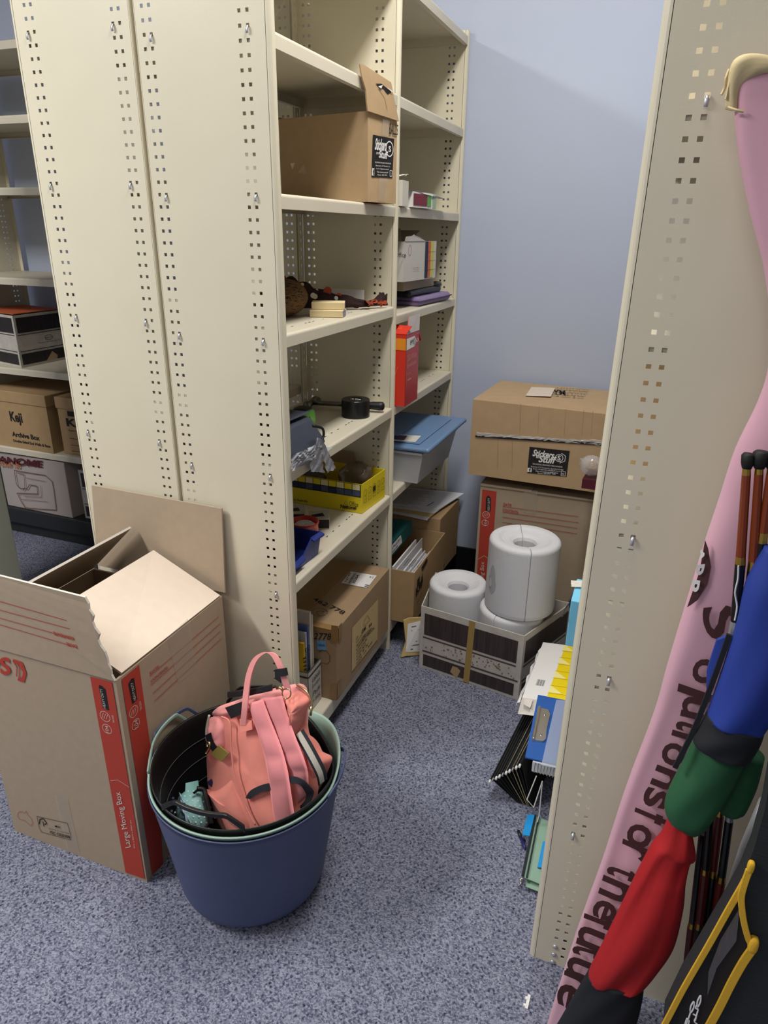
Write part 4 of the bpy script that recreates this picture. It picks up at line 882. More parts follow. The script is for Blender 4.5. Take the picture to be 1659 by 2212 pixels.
# clear tub with a blue lid
ct = thing('storage_tub', 'clear plastic storage tub with a blue lid overhanging the low shelf', 'tub', (-.12, 1.03, .633))
tcl = M('tub_clear', (228, 230, 232), .3, alpha=.5, spec=.6); bl = M('lid_blue', (112, 142, 180), .35)
b = MB(); F1, F2, F3, F4 = V((-.27, .885, Z53)), V((.045, .872, Z53)), V((.058, 1.235, Z53)), V((-.27, 1.25, Z53))
T = [p+d for p, d in zip((F1, F2, F3, F4), (V((-.0, -.018, .115)), V((.022, -.016, .115)), V((.022, .022, .115)), V((-.0, .02, .115))))]
bt = [F1, F2, F3, F4]
for i in range(4): b.slab([bt[i], bt[(i+1) % 4], T[(i+1) % 4], T[i]], ((bt[(i+1) % 4]-bt[i]).cross(V((0, 0, 1)))).normalized()*-.0022)
b.slab(bt, V((0, 0, .003))); b.build('body', tcl, ct, bevel=.004)
b = MB()
cen = sum(T, V())/4
ring = [T[0], T[1], T[2], T[3]]
for k in range(4): b.obox(ring[k]+V((0, 0, -.002)), ring[(k+1) % 4]-ring[k], (ring[k]-cen).normalized()*.009, V((0, 0, .010)))
b.build('rim', M('tub_rim', (205, 210, 218), .3, alpha=.8), ct, bevel=.002)
b = MB()
lo, la, lc = V((-.29, .852, .757)), V((.385, -.012, .004)), V((.02, .445, .012))
b.obox(lo, la, lc, V((0, 0, .018))); b.build('lid', bl, ct, bevel=.012, seg=3)
b = MB(); b.obox(lo+la*.07+lc*.08+V((0, 0, .019)), la*.80, lc*.80, V((0, 0, .004))); b.obox(lo+la*.2+lc*.2+V((0, 0, .0235)), la*.4, lc*.4, V((0, 0, .003))); b.build('lid_panel', bl, ct, bevel=.003)
b = MB(); b.quad([lo+la*.55+lc*.06+V((0, 0, .0235)), lo+la*.82+lc*.10+V((0, 0, .0235)), lo+la*.80+lc*.28+V((0, 0, .0235)), lo+la*.52+lc*.24+V((0, 0, .0235))], 0, .0006)
b.quad([lo+la*.58+lc*.10+V((0, 0, .024)), lo+la*.70+lc*.11+V((0, 0, .024)), lo+la*.68+lc*.24+V((0, 0, .024)), lo+la*.56+lc*.22+V((0, 0, .024))], 1, .0009)
b.build('paper_label', [offw, M('label_purple', (72, 60, 84), .6)], ct)
for k, (x, y, z, rx, ry, col, lab) in enumerate(((-.12, .97, .019, .085, .05, (150, 160, 60), 'olive soft thing seen through the front of the clear tub'), (-.045, 1.12, .03, .06, .08, (70, 60, 120), 'purple soft thing seen in the clear tub'), (-.185, 1.13, .038, .05, .07, (190, 188, 190), 'pale bundle in the back of the clear tub'))):
    b = MB(); b.grid(blob((x, y, Z53+.010+z), (rx, ry, z), noise=.06, seed=k), 20, 12, cu=True); tag(b.build('soft_bundle', M('bundle_%d' % k, col, .8), smooth=True), lab, 'bundle', 'bundles in the clear tub')
# papers and folders in the archive boxes of the bottom shelf
XA0 = V((-.235, .757, .3)); papm = [paper, ink]
rr = random.Random(11)
for k in range(9):
    b = MB(); x = .052-.0105*k; h = .285+rr.uniform(-.02, .012)+(.045 if k in (5, 6) else 0)-(.02 if k < 2 else 0); y0 = .762+rr.uniform(0, .02); y1 = 1.05+rr.uniform(-.02, .06)
    lean = .012+.003*k
    b.obox((x, y0, .124), V((.0035 if k % 3 else .006, 0, 0)), V((0, y1-y0, 0)), V((lean-.03, 0, h-.124)), 0)
    b.line(V((x+.004, .86, .30)), V((x+.004, .92, .302)), .003, 1, (1, 0, 0), .003)
    tag(b.build('paper_sheaf', papm), 'white paper sheaf standing in the jutting kraft archive box', 'papers', 'sheaves in the archive box')
tl = thing('box_file', 'teal box file resting in the jutting archive box', 'box file', (-.13, .9, .3))
teal = M('teal_board', (24, 92, 96), .5)
b = MB(); TO = V((-.222, .80, .295)); ta = V((.165, .0, .01)); tcv = V((.035, .25, .055)); b.obox(TO, ta, tcv, V((-.005, -.012, .055))); b.build('body', teal, tl, bevel=.003)
b = MB(); q = TO+ta; hu = V((-.005, -.012, .055)); b.quad([q+tcv*.2+hu*.2, q+tcv*.62+hu*.2, q+tcv*.62+hu*.85, q+tcv*.2+hu*.85], 0, .001); b.text('Office Manual 2014', q+tcv*.24+hu*.55, q+tcv*.58+hu*.55, q+tcv*.24+hu*.75, 1, .0022); b.text('Records', q+tcv*.24+hu*.3, q+tcv*.48+hu*.3, q+tcv*.24+hu*.48, 1, .0022)
b.build('spine_label', papm, tl)
for k in range(4):
    b = MB(); w = V((.30, -.03+.02*k, 0)); c = V((.02+.01*k, .235, .0)); o = V((-.285+.006*k, 1.14+.012*k, .392+.004*k))
    b.obox(o, w, c, V((0, 0, .003)), 0)
    if k == 3:
        for i in range(22): b.line(o+w*.1+c*(.08+.038*i)+V((0, 0, .003)), o+w*(.52+.2*((i*7) % 5)/5)+c*(.08+.038*i)+V((0, 0, .003)), .0022, 1, (0, 0, 1), .001)
        b.line(o+w*.8+c*.1+V((0, 0, .003)), o+w*.8+c*.35+V((0, 0, .003)), .006, 1, (0, 0, 1), .001)
    lab = ['lowest loose sheet fanned on the corner archive box', 'manila folder under the top sheets on the corner archive box', 'second sheet from the top on the corner archive box', 'top printed sheet lying on the corner archive box'][k]
    tag(b.build('loose_sheet' if k != 1 else 'manila_folder', [manila if k == 1 else paper, M('grey_print', (120, 120, 124), .8)]), lab, 'papers')
# padded envelope leaning at the shelf base
pe = thing('padded_envelope', 'manila padded envelope with a white label leaning by the wood-print crate', 'envelope', (.1, .9, 0))
b = MB(); e0, e1, e2, e3 = V((.062, .690, .004)), V((.128, .735, .004)), V((.122, .746, .16)), V((.058, .722, .145)); nrm = (e1-e0).cross(e3-e0).normalized(); nrm = nrm if nrm.dot(CAMP-e0) > 0 else -nrm
b.slab([e0, lerp(e0, e1, .25)+V((0, 0, .004)), e1, e2, lerp(e3, e2, .3)+V((0, 0, .006)), e3, lerp(e0, e3, .4)+V((.012, .01, 0))], -nrm*.008); b.build('body', manila, pe)
b = MB(); P = lambda u, v: lerp(lerp(e0, e1, u), lerp(e3, e2, u), v)
b.quad([P(.22, .14), P(.97, .1), P(.97, .93), P(.24, .9)], 0, .0015)
for i in range(7): b.line(P(.45, .2+.1*i), P(.45+.1*((i*3) % 4)+.12, .2+.1*i), .004, 1, nrm, .0028)
b.build('label', [white, M('label_print', (100, 100, 110), .8)], pe)
# ------------------------------------------------------------------ left aisle
stripem = [stone, M('woodgrain_dark', (40, 36, 38), .55, ns=12, na=.4, nscale=(8, 8, .5)), white, ink, kraft]
def stripe_box(name, lab, o, a, c, h, open_=False, logo=False):
    t = thing(name, lab, 'box', tuple(V(o)+V(a)*.5+V(c)*.5)); b = MB(); o, a, c = V(o), V(a), V(c)
    if open_: walls(b, o, a, c, h, .003)
    else: b.obox(o, a, c, V((0, 0, h)))
    for s_, d in ((o, a), (o+a, c)):
        for z0, z1 in ((.05, .26), (.66, .95)):
            b.quad([s_+d*.04+V((0, 0, z0*h)), s_+d*.96+V((0, 0, z0*h)), s_+d*.96+V((0, 0, z1*h)), s_+d*.04+V((0, 0, z1*h))], 1, .001)
        for z in (.30, .615): b.quad([s_+d*.03+V((0, 0, z*h)), s_+d*.97+V((0, 0, z*h)), s_+d*.97+V((0, 0, (z+.014)*h)), s_+d*.03+V((0, 0, (z+.014)*h))], 1, .001)
    if logo:
        s_, d = o+a, c
        P = lambda u, v: s_+d*u+V((0, 0, v*h))
        nn = d.cross(V((0, 0, 1))).normalized()
        b.poly([P(.62+.08*math.cos(k*.52), .50+.05*math.sin(k*.52)) for k in range(12)], .002, nn, 3, True)
        b.text('Bankers Box', P(.55, .485), P(.7, .485), P(.55, .515), 3, .0015); b.text('Record Storage System', P(.4, .40), P(.86, .40), P(.4, .43), 3, .0015)
        b.quad([P(.5, .05), P(.72, .05), P(.74, .12), P(.64, .22), P(.6, .17)], 4, .002)
    b.build('body', stripem, t); return t
sbx = stripe_box('storage_box', 'white and dark wood-print storage box on the shelf above the archive boxes', (-2.279, 1.100, .8738), (.33, -.08, 0), (.0, .30, 0), .235, True, True)
b = MB(); b.slab([(-2.26, 1.105, 1.111), (-1.96, 1.035, 1.112), (-1.955, 1.30, 1.113), (-2.26, 1.37, 1.112)], V((0, 0, .003))); tag(b.build('orange_folder', [M('orange_folder', (200, 104, 62), .6)]), 'orange folder lying in the wood-print storage box of the left aisle', 'folder')
b = MB(); b.grid(blob((-2.10, 1.22, 1.04), (.10, .09, .06), noise=.05, seed=3), 20, 12, cu=True); tag(b.build('black_bag', blackm, smooth=True), 'black bag stuffed in the wood-print storage box under the orange folder', 'bag')
def keji(lab, o, a, c, h, words):
    t = thing('archive_box', lab, 'box', tuple(V(o)+V(a)*.5+V(c)*.5)); o, a, c = V(o), V(a), V(c); b = MB(); b.obox(o, a, c, V((0, 0, h))); words(b, lambda u, v: o+a*u+V((0, 0, v*h)), lambda u, v: o+a+c*u+V((0, 0, v*h))); b.build('body', am, t, bevel=.002)
    d = MB(); e = .005; an, cn = a.normalized()*e, c.normalized()*e; d.obox(o-an-cn+V((0, 0, h*.82)), a+an*2, c+cn*2, V((0, 0, h*.2))); d.build('lid', am, t, bevel=.003); return t
def w1(b, P, Q):
    b.text('Keji', P(.35, .42), P(.56, .42), P(.35, .66), 1, .0015, .03); b.text('Archive Box', P(.33, .2), P(.8, .2), P(.33, .29), 1, .0015, .03); b.text('Double-Sided End Walls & Base', P(.33, .1), P(.96, .1), P(.33, .15), 1, .0015, .02)
    b.text('Archive Box', Q(.2, .2), Q(.9, .2), Q(.2, .3), 1, .0015, .03)
def w2(b, P, Q):
    b.text('Keji', P(.18, .47), P(.72, .47), P(.18, .66), 1, .0015, .03); b.quad([P(.24, .70), P(.46, .70), P(.46, .79), P(.24, .79)], 1, .0012); b.text('Series', P(.2, .43), P(.5, .43), P(.2, .46), 1, .0012)
    for z in (.3, .18, .07): b.line(P(.2, z), P(1, z), .002, 1, (0, -1, 0), .0012)
keji('wide kraft archive box with black lettering in the left aisle', (-2.21, 1.02, .4782), (.385, -.015, 0), (.012, .30, 0), .275, w1)
keji('narrow kraft archive box behind the shelf end in the left aisle', (-1.785, 1.03, .4782), (.245, 0, 0), (0, .35, 0), .27, w2)
sw = thing('sewing_machine_carton', 'pale carton printed with a sewing machine outline on the lowest left shelf', 'box', (-2.0, 1.17, .148))
o = V((-2.215, 1.02, .149)); a = V((.435, -.01, 0)); c = V((.045, .28, 0)); b = MB(); b.obox(o, a, c, V((0, 0, .288)))
P = lambda u, v: o+a*u+V((0, 0, v*.318)); outl = M('print_brown', (110, 66, 52), .7); orng = M('print_orange', (190, 110, 70), .7); mar = M('print_maroon', (84, 24, 36), .7)
b.text('JANOME', (-2.2368,1.0085,0.373), (-1.9202,1.0085,0.3833), (-2.2242,1.0085,0.4209), 3, .0015, .04); b.text('Excel 18d', (-2.1945,1.0085,0.3688), (-2.0657,1.0085,0.3711), (-2.1822,1.0085,0.4044), 2, .0015, .02)
b.poly([(-2.1088,1.0085,0.3557), (-1.9086,1.0085,0.3562), (-1.8703,1.0085,0.3304), (-1.8699,1.0085,0.2773), (-1.876,1.0085,0.1783), (-2.0827,1.0085,0.1585), (-2.1008,1.0085,0.1861), (-2.1202,1.0085,0.2333), (-1.9798,1.0085,0.249), (-1.9763,1.0085,0.2912), (-2.0241,1.0085,0.2917), (-2.0451,1.0085,0.2666), (-2.0975,1.0085,0.264), (-2.1116,1.0085,0.2818)], .004, (0, -1, 0), 1, True, .0012)
b.poly([(-2.0905,1.0085,0.3436), (-2.0485,1.0085,0.342), (-2.0584,1.0085,0.2746), (-2.0758,1.0085,0.2523)], .003, (0, -1, 0), 1, False, .0012); b.poly([(-2.0433,1.0085,0.3257), (-1.9156,1.0085,0.324)], .002, (0, -1, 0), 1, False, .0012); b.poly([(-2.0996,1.0085,0.2038), (-1.9214,1.0085,0.2158)], .002, (0, -1, 0), 1, False, .0012); b.poly([(-1.9505,1.0085,0.2997), (-1.959,1.0085,0.2348), (-2.0768,1.0085,0.2223)], .002, (0, -1, 0), 1, False, .0012)
b.build('body', [M('pale_carton', (176, 166, 160), .8, ns=8, na=.05), outl, orng, mar], sw, bevel=.003)
stripe = stripe_box('storage_box', 'dark wood-print storage box behind the sewing machine carton', (-1.728, 1.04, .149), (.30, 0, 0), (0, .28, 0), .25)
b = MB(); b.box(-1.70, -1.45, 1.06, 1.3, .402, .446); tag(b.build('black_folder', blackm, bevel=.01), 'black case lying on the dark wood-print box in the left aisle', 'case')

# ------------------------------------------------------------------ nested tubs
TC = V((.039, -.325, 0)); R0, R1, TH = .170, .2190, .350
def angd(a, b): return (a-b+math.pi) % (2*math.pi)-math.pi
def bump(t, c, w): d = angd(t, math.radians(c))/math.radians(w); return max(0, 1-d*d)**1.5 if abs(d) < 1 else 0
def tub(name, lab, mat, dz, dr, hf, rf, zb, flange):
    """hf/rf: rim height and radius change with the angle"""
    t = thing(name, lab, 'tub', (TC.x, TC.y, zb)); b = MB(); n = 96
    def rad(z): return R0+(R1-R0)*(z/TH)+dr
    fil = .040; ks = [(0, zb), (R0+dr-fil, zb)]+[(None, zb+fil*(1-math.cos(a))) for a in (.4, .8, 1.2, 1.57)]+[(None, zb+fil+.004+(TH-fil-.01)*k/14) for k in range(15)]
    outer = []; 
    def prof(side):
        rows = []
        for k, (r, z) in enumerate(ks):
            row = []
            for j in range(n):
                a = 2*math.pi*j/n; f = max(0, (z-TH*.55)/(TH*.45))
                hz = z+hf(a)*f+dz*f; rr = r if r is not None else rad(z)+rf(a)*f-(fil*(1-math.sin(min(1.57, math.acos(max(-1, 1-(z-zb)/fil))))) if z-zb < fil else 0)
                rr = max(rr-(side*.0025), 0.0001) if rr > .01 else .0001
                row.append(TC+V((rr*math.cos(a), rr*math.sin(a), hz+(side*.002 if k < 3 else 0))))
            rows.append(row)
        return rows
    O, I = prof(0), prof(1)
    fl = [[p+V(((p-TC).x, (p-TC).y, 0)).normalized()*flange+V((0, 0, q)) for p in O[-1]] for q in (-.004, .003)]
    rows = O+[fl[0], fl[1]]+I[::-1]
    vs = [p for r in rows for p in r]; fs = [(i*n+j, i*n+(j+1) % n, (i+1)*n+(j+1) % n, (i+1)*n+j) for i in range(len(rows)-1) for j in range(n)]
    b.add(vs, fs); b.build('body', mat, t, smooth=True)
    top = fl[1]
    def rim(a): i = a/(2*math.pi)*n; j = int(math.floor(i)); f = i-j; return lerp(top[j % n], top[(j+1) % n], f)
    return t, rim
def tub_handle(t, rim, mat, c, w, h, wid, out=.0, th=.0045):
    """arched grip above the rim with a slot underneath"""
    N = 28; path = []; ws = []; ts = []
    for k in range(N+1):
        a = math.radians(c+w*(2*k/N-1)); s = 1-(2*k/N-1)**2; p = rim(a % (2*math.pi)); rd = V(((p-TC).x, (p-TC).y, 0)).normalized()
        sh = min(1, 1.6*s)
        path.append(p+V((0, 0, h*sh-.001*(1-sh)))+rd*(out*sh-th/2)); ws.append(V((0, 0, 1))*(wid*(.8+.5*(1-sh)))); ts.append(rd*th)
    b = MB(); b.ribbon(path, ws, ts); b.build('handle', mat, t, bevel=.002)
bluet = M('tub_blue', (76, 87, 122), .5, ns=10, na=.04, bump=.15, bs=120); sage = M('tub_sage', (158, 186, 172), .4); tblk = M('tub_black', (24, 22, 23), .42)
t3, r3 = tub('nesting_tub', 'dusty blue outermost tub of the nested stack holding the pink backpack', bluet, -.014, 0, lambda a: .008*bump(a, 185, 40)+.010*bump(a, 40, 30), lambda a: 0, .0005, .0015)
tub_handle(t3, r3, bluet, 176, 24, .044, .013, .004); tub_handle(t3, r3, bluet, 14, 20, .020, .012, .008)
t2, r2_ = tub('nesting_tub', 'pale sage tub nested between the blue and the black tub', sage, -.007, -.0042, lambda a: .030*bump(a, 44, 46)+.008*bump(a, 185, 40), lambda a: 0, .0045, .0030)
tub_handle(t2, r2_, sage, 188, 25, .046, .012, -.009)
t1, r1_ = tub('nesting_tub', 'black innermost tub of the nested stack with the backpack inside', tblk, .003, -.0096, lambda a: -.020*bump(a, 46, 40)+.004*bump(a, 185, 60), lambda a: -.016*bump(a, 46, 44), .009, .0008)
tub_handle(t1, r1_, tblk, -86, 27, .030, .013, -.008, .008); tub_handle(t1, r1_, tblk, 109, 26, .040, .012, 0)
b = MB()
for z in (.12, .18, .235, .285):
    r = R0+(R1-R0)*z/TH-.0135
    b.tube([TC+V((math.cos(a)*r, math.sin(a)*r, z+.006)) for a in [math.radians(85+4*k) for k in range(46)]], .0007, 4)
b.build('wall_line', [M('tub_line', (96, 92, 96), .5)], t1)
# ------------------------------------------------------------------ pink backpack
BN_ = V((-.129, -.942, .309)).normalized()
def resample(pts, n):
    P = [V(p) for p in pts]; P.append(P[0]); L = [0]
    for a, b in zip(P, P[1:]): L.append(L[-1]+(b-a).length)
    out = []; j = 0
    for i in range(n):
        s = L[-1]*i/n
        while L[j+1] < s: j += 1
        out.append(lerp(P[j], P[j+1], (s-L[j])/max(L[j+1]-L[j], 1e-9)))
    return out
def pillow(mb, pts, nrm, front, back, mat=0, n=56, m=8, pw=3.0, smooth_=2, wr=0, seed=0):
    P = resample(pts, n); nrm = V(nrm).normalized()
    for _ in range(smooth_): P = [(P[i-1]+P[i]*2+P[(i+1) % n])/4 for i in range(n)]
    c = sum(P, V())/n; rr = random.Random(seed); ph = [(rr.randint(2, 7), rr.uniform(0, 6), rr.uniform(1, 4)) for _ in range(4)]
    def f(side, i, k):
        r = k/m; h = (1-r**pw); a = 2*math.pi*i/n
        w = wr*sum(math.sin(p[0]*a+p[1]+p[2]*r*2) for p in ph)*(1-r**4)*r if wr else 0
        return c+(P[i]-c)*r+nrm*((front*h+w) if side == 0 else -back*h)
    vs = [c+nrm*front]+[f(0, i, k) for k in range(1, m+1) for i in range(n)]+[f(1, i, k) for k in range(m-1, 0, -1) for i in range(n)]+[c-nrm*back]
    fs = [(0, 1+i, 1+(i+1) % n) for i in range(n)]
    rows = 2*m-1
    for k in range(rows-1):
        for i in range(n): fs.append((1+k*n+i, 1+k*n+(i+1) % n, 1+(k+1)*n+(i+1) % n, 1+(k+1)*n+i))
    last = len(vs)-1; fs += [(last, 1+(rows-1)*n+(i+1) % n, 1+(rows-1)*n+i) for i in range(n)]
    mb.add(vs, fs, mat)
    def surf(p): 
        q = V(p)-c; q -= nrm*q.dot(nrm); best = 1e9; rad = 1
        for e in P:
            d = e-c; t = q.normalized().dot(d.normalized()) if q.length > 1e-6 else 1
            if t > -2 and (1-t) < best: best = 1-t; rad = d.length
        r = min(q.length/rad, 1); return c+q+nrm*(front*(1-r**pw))
    return surf
salmon = M('salmon_fabric', (240, 146, 132), .85, ns=9, na=.06, bump=.12, bs=60, sheen=.2); salmon2 = M('salmon_fabric_light', (243, 158, 156), .85, ns=12, na=.06, bump=.15, bs=50, sheen=.2)
strapm = M('salmon_strap', (232, 144, 148), .88, ns=14, na=.07, bump=.2, bs=50, sheen=.2); leather = M('black_leather', (30, 30, 34), .4); webm = M('black_webbing', (44, 46, 54), .7)
gold = M('gold_metal', (205, 180, 130), .25, metal=1); olive = M('olive_leather', (140, 122, 62), .45); zipm = M('zip_cream', (204, 200, 186), .6)
bp_ = thing('backpack', 'salmon pink backpack standing in the nested tubs', 'backpack', (.1, -.27, .01))
b = MB(); body = pillow(b, [(-0.1016,-0.2556,0.3795), (-0.044,-0.2466,0.4309), (0.0328,-0.243,0.4741), (0.0949,-0.2418,0.5036), (0.1496,-0.2425,0.5243), (0.1653,-0.2546,0.4941), (0.1602,-0.268,0.4511), (0.1878,-0.2857,0.4085), (0.2124,-0.2998,0.3757), (0.2219,-0.3169,0.3275), (0.2123,-0.3442,0.2406), (0.1827,-0.3648,0.1652), (0.11,-0.3683,0.1242), (0.0094,-0.3609,0.1047), (-0.0484,-0.3422,0.1377), (-0.0884,-0.312,0.213), (-0.1033,-0.2821,0.2981)], BN_, .040, .085, n=72, m=10, pw=4, wr=.0035, seed=3); b.build('body', salmon, bp_, smooth=True)
b = MB(); pillow(b, [(-0.0993,-0.2635,0.3887), (-0.0774,-0.257,0.4178), (-0.0122,-0.2535,0.4555), (0.0869,-0.2481,0.5133), (0.1527,-0.2473,0.5434), (0.1646,-0.2504,0.5388), (0.1719,-0.2567,0.5226), (0.1679,-0.2639,0.4989), (0.14,-0.2596,0.5005), (0.0921,-0.2606,0.4773), (0.0242,-0.2636,0.4401), (-0.0326,-0.2681,0.4025), (-0.0631,-0.2654,0.3981)], BN_, .032, .06, wr=.002, seed=5); b.build('top_panel', salmon2, bp_, smooth=True)
b = MB(); pillow(b, [(-0.092,-0.2737,0.3929), (-0.0571,-0.273,0.4096), (-0.033,-0.2798,0.3989), (-0.0219,-0.2973,0.3505), (-0.0264,-0.3122,0.3031), (-0.0457,-0.3074,0.3094), (-0.069,-0.2968,0.3322), (-0.0873,-0.292,0.3393)], BN_, .024, .03, wr=.003, seed=2); b.build('side_fold', salmon2, bp_, smooth=True)
b = MB(); pillow(b, [(-0.0965,-0.2894,0.3175), (-0.0591,-0.3005,0.2993), (-0.0297,-0.2867,0.3534), (-0.0104,-0.3015,0.3163), (0.0023,-0.3197,0.2662), (-0.0357,-0.3245,0.2356), (-0.0805,-0.322,0.2246)], BN_, .016, .03, wr=.002, seed=7); b.build('side_panel', salmon, bp_, smooth=True)
b = MB(); pillow(b, [(-0.0782,-0.3369,0.2386), (-0.0613,-0.3415,0.2316), (-0.038,-0.3389,0.249), (-0.0023,-0.3292,0.2937), (0.009,-0.3248,0.3118), (0.0235,-0.3349,0.2869), (0.0527,-0.353,0.2441), (0.0775,-0.3639,0.2018), (0.0702,-0.3698,0.1676), (0.0218,-0.3624,0.17), (-0.035,-0.3507,0.195)], BN_, .022, .03, wr=.0015, seed=4); b.build('side_pocket', salmon, bp_, smooth=True)
b = MB(); pillow(b, [(-0.0741,-0.3316,0.2497), (-0.044,-0.3257,0.2805), (-0.0175,-0.3255,0.2923), (-0.0199,-0.3326,0.2696), (-0.0529,-0.3371,0.2421)], BN_, .004, .01); b.build('purple_lining', M('purple_cloth', (52, 34, 84), .7), bp_, smooth=True)
b = MB(); pillow(b, [(0.1559,-0.2689,0.4141), (0.1786,-0.2689,0.4237), (0.2017,-0.2817,0.3941), (0.2394,-0.279,0.3859), (0.23,-0.2897,0.3494), (0.2182,-0.3004,0.3116), (0.2037,-0.3054,0.2904), (0.1905,-0.2945,0.3506)], BN_, .03, .03, wr=.002, seed=9); b.build('side_pocket', salmon, bp_, smooth=True)
b = MB(); pillow(b, [(0.1208,-0.2618,0.5181), (0.1514,-0.2613,0.5325), (0.1773,-0.2672,0.5252), (0.183,-0.2697,0.5199), (0.1676,-0.2802,0.4815), (0.1637,-0.2851,0.465), (0.1561,-0.295,0.4317), (0.1345,-0.2775,0.4761)], BN_, .028, .03, wr=.0025, seed=6); b.build('side_fold', salmon, bp_, smooth=True)
# seams and zips
b = MB(); b.tube(smoothpath([(-0.0359,-0.3021,0.4333), (-0.009,-0.3078,0.4271), (0.0045,-0.33,0.3716), (0.0246,-0.3529,0.3166), (0.0578,-0.3693,0.2611), (0.0887,-0.3802,0.2248)], 6), .0022, 6); b.build('piping', M('salmon_piping', (225, 140, 130), .6), bp_, smooth=True)
b = MB(); zp = smoothpath([(-0.0758,-0.2938,0.4193), (-0.0817,-0.3018,0.383), (-0.0793,-0.3074,0.3539), (-0.0721,-0.3102,0.3419)], 6); b.tube(zp, .0028, 6); b.build('zip', zipm, bp_, smooth=True)
b = MB(); b.ribbon(smoothpath([(-0.072,-0.309,0.3779), (-0.061,-0.3164,0.36), (-0.047,-0.3213,0.3507), (-0.0357,-0.323,0.3503)], 5), V((-0.0429,-0.3151,0.3715))-V((-0.0582,-0.3168,0.3598)), BN_*.002); b.build('leather_strip', leather, bp_)
b = MB(); b.lathe([(.006, -.002), (.009, 0), (.006, .002)], (-0.0673,-0.319,0.3559), 12, axis=BN_); b.tube(smoothpath([(-0.0636,-0.32,0.3607), (-0.0673,-0.3242,0.3464), (-0.0715,-0.327,0.3363), (-0.0658,-0.3278,0.3361), (-0.0605,-0.3244,0.3488), (-0.0636,-0.32,0.3607)], 4), .0016, 6); b.build('zip_puller', gold, bp_, smooth=True)
b = MB(); b.slab([(-0.0537,-0.3298,0.3417), (-0.0297,-0.3274,0.3719), (0.0028,-0.3358,0.3664), (-0.0174,-0.3391,0.3381)], BN_*.003); b.build('leather_tag', olive, bp_, bevel=.001)
b = MB(); b.slab([(-0.0301,-0.2894,0.452), (0.0167,-0.289,0.4822), (0.0193,-0.3022,0.4562), (-0.0064,-0.3027,0.4373)], BN_*.003); b.build('leather_patch', leather, bp_, bevel=.001)
zp = smoothpath([(0.1669,-0.3011,0.45), (0.1941,-0.3152,0.4314), (0.2195,-0.3267,0.4069), (0.2333,-0.3286,0.381), (0.2357,-0.3253,0.353)], 6); wv = V((0.2263,-0.3218,0.4116))-V((0.2159,-0.3242,0.3998))
b = MB(); b.ribbon(zp, wv*1.9, BN_*.002, 0); b.build('zip_tape', webm, bp_)
b = MB(); b.ribbon([V(p)+BN_*.0025 for p in zp], wv*.9, BN_*.0015); b.build('zip', zipm, bp_)
b = MB(); b.tube(smoothpath([(0.1401,-0.2568,0.5414), (0.1686,-0.2632,0.5337), (0.183,-0.2697,0.5199), (0.1873,-0.2769,0.5063)], 6), .0026, 6); b.tube([(0.1879,-0.278,0.5098), (0.1883,-0.2843,0.4907)], .0032, 8); b.build('zip_puller', gold, bp_, smooth=True)
# shoulder straps, webbing, handle
def strap(name, L, R, th, mat, up=0.006):
    Ls, Rs = smoothpath(L, 6), smoothpath(R, 6); N = len(Ls); b = MB(); c = 8
    def f(i, j, s):
        t = i/(N-1); w = j/c; edge = 1-abs(2*w-1)**3; puff = .6+.4*abs(math.sin(t*math.pi*4.0))
        return lerp(Ls[i], Rs[i], w)+BN_*(up+(th*edge*puff if s else 0))
    vs = [f(i, j, s) for s in (1, 0) for i in range(N) for j in range(c+1)]; K = N*(c+1); fs = []
    for i in range(N-1):
        for j in range(c):
            a = i*(c+1)+j; fs.append((a, a+1, a+c+2, a+c+1)); fs.append((K+a, K+a+c+1, K+a+c+2, K+a+1))
        fs.append((i*(c+1), (i+1)*(c+1), K+(i+1)*(c+1), K+i*(c+1))); fs.append((i*(c+1)+c, K+i*(c+1)+c, K+(i+1)*(c+1)+c, (i+1)*(c+1)+c))
    for i in (0, N-1):
        fs.append([i*(c+1)+j for j in range(c+1)]+[K+i*(c+1)+j for j in range(c, -1, -1)])
    b.add(vs, fs); return b.build(name, mat, bp_, smooth=True)
strap('shoulder_strap', [(0.034,-0.2834,0.4806), (0.0605,-0.3014,0.4434), (0.0884,-0.3202,0.4041), (0.1091,-0.3377,0.3595), (0.1206,-0.3484,0.3059), (0.1362,-0.3632,0.2156)], [(0.0742,-0.2818,0.5024), (0.1043,-0.3007,0.4638), (0.1366,-0.3201,0.4246), (0.1602,-0.3371,0.3828), (0.1748,-0.3508,0.3341), (0.1892,-0.3586,0.2387)], .010, strapm, .010)
strap('shoulder_strap', [(0.0633,-0.278,0.4966), (0.0972,-0.2971,0.459), (0.1273,-0.3165,0.4188), (0.1521,-0.3302,0.3873), (0.1649,-0.3346,0.36), (0.1827,-0.3447,0.2913)], [(0.1178,-0.2779,0.5196), (0.1425,-0.2965,0.4797), (0.1701,-0.3143,0.4434), (0.1943,-0.3261,0.4045), (0.2036,-0.3287,0.3683), (0.2026,-0.33,0.3121)], .009, strapm, .004)
W1 = V((0.0726,-0.3598,0.2962))-V((0.0769,-0.3551,0.3125))
def web(L, R, up):
    b = MB(); Ls, Rs = smoothpath(L, 6), smoothpath(R, 6)
    b.ribbon([(V(p)+V(q))/2+BN_*up for p, q in zip(Ls, Rs)], [V(q)-V(p) for p, q in zip(Ls, Rs)], BN_*.002); b.build('webbing', webm, bp_)
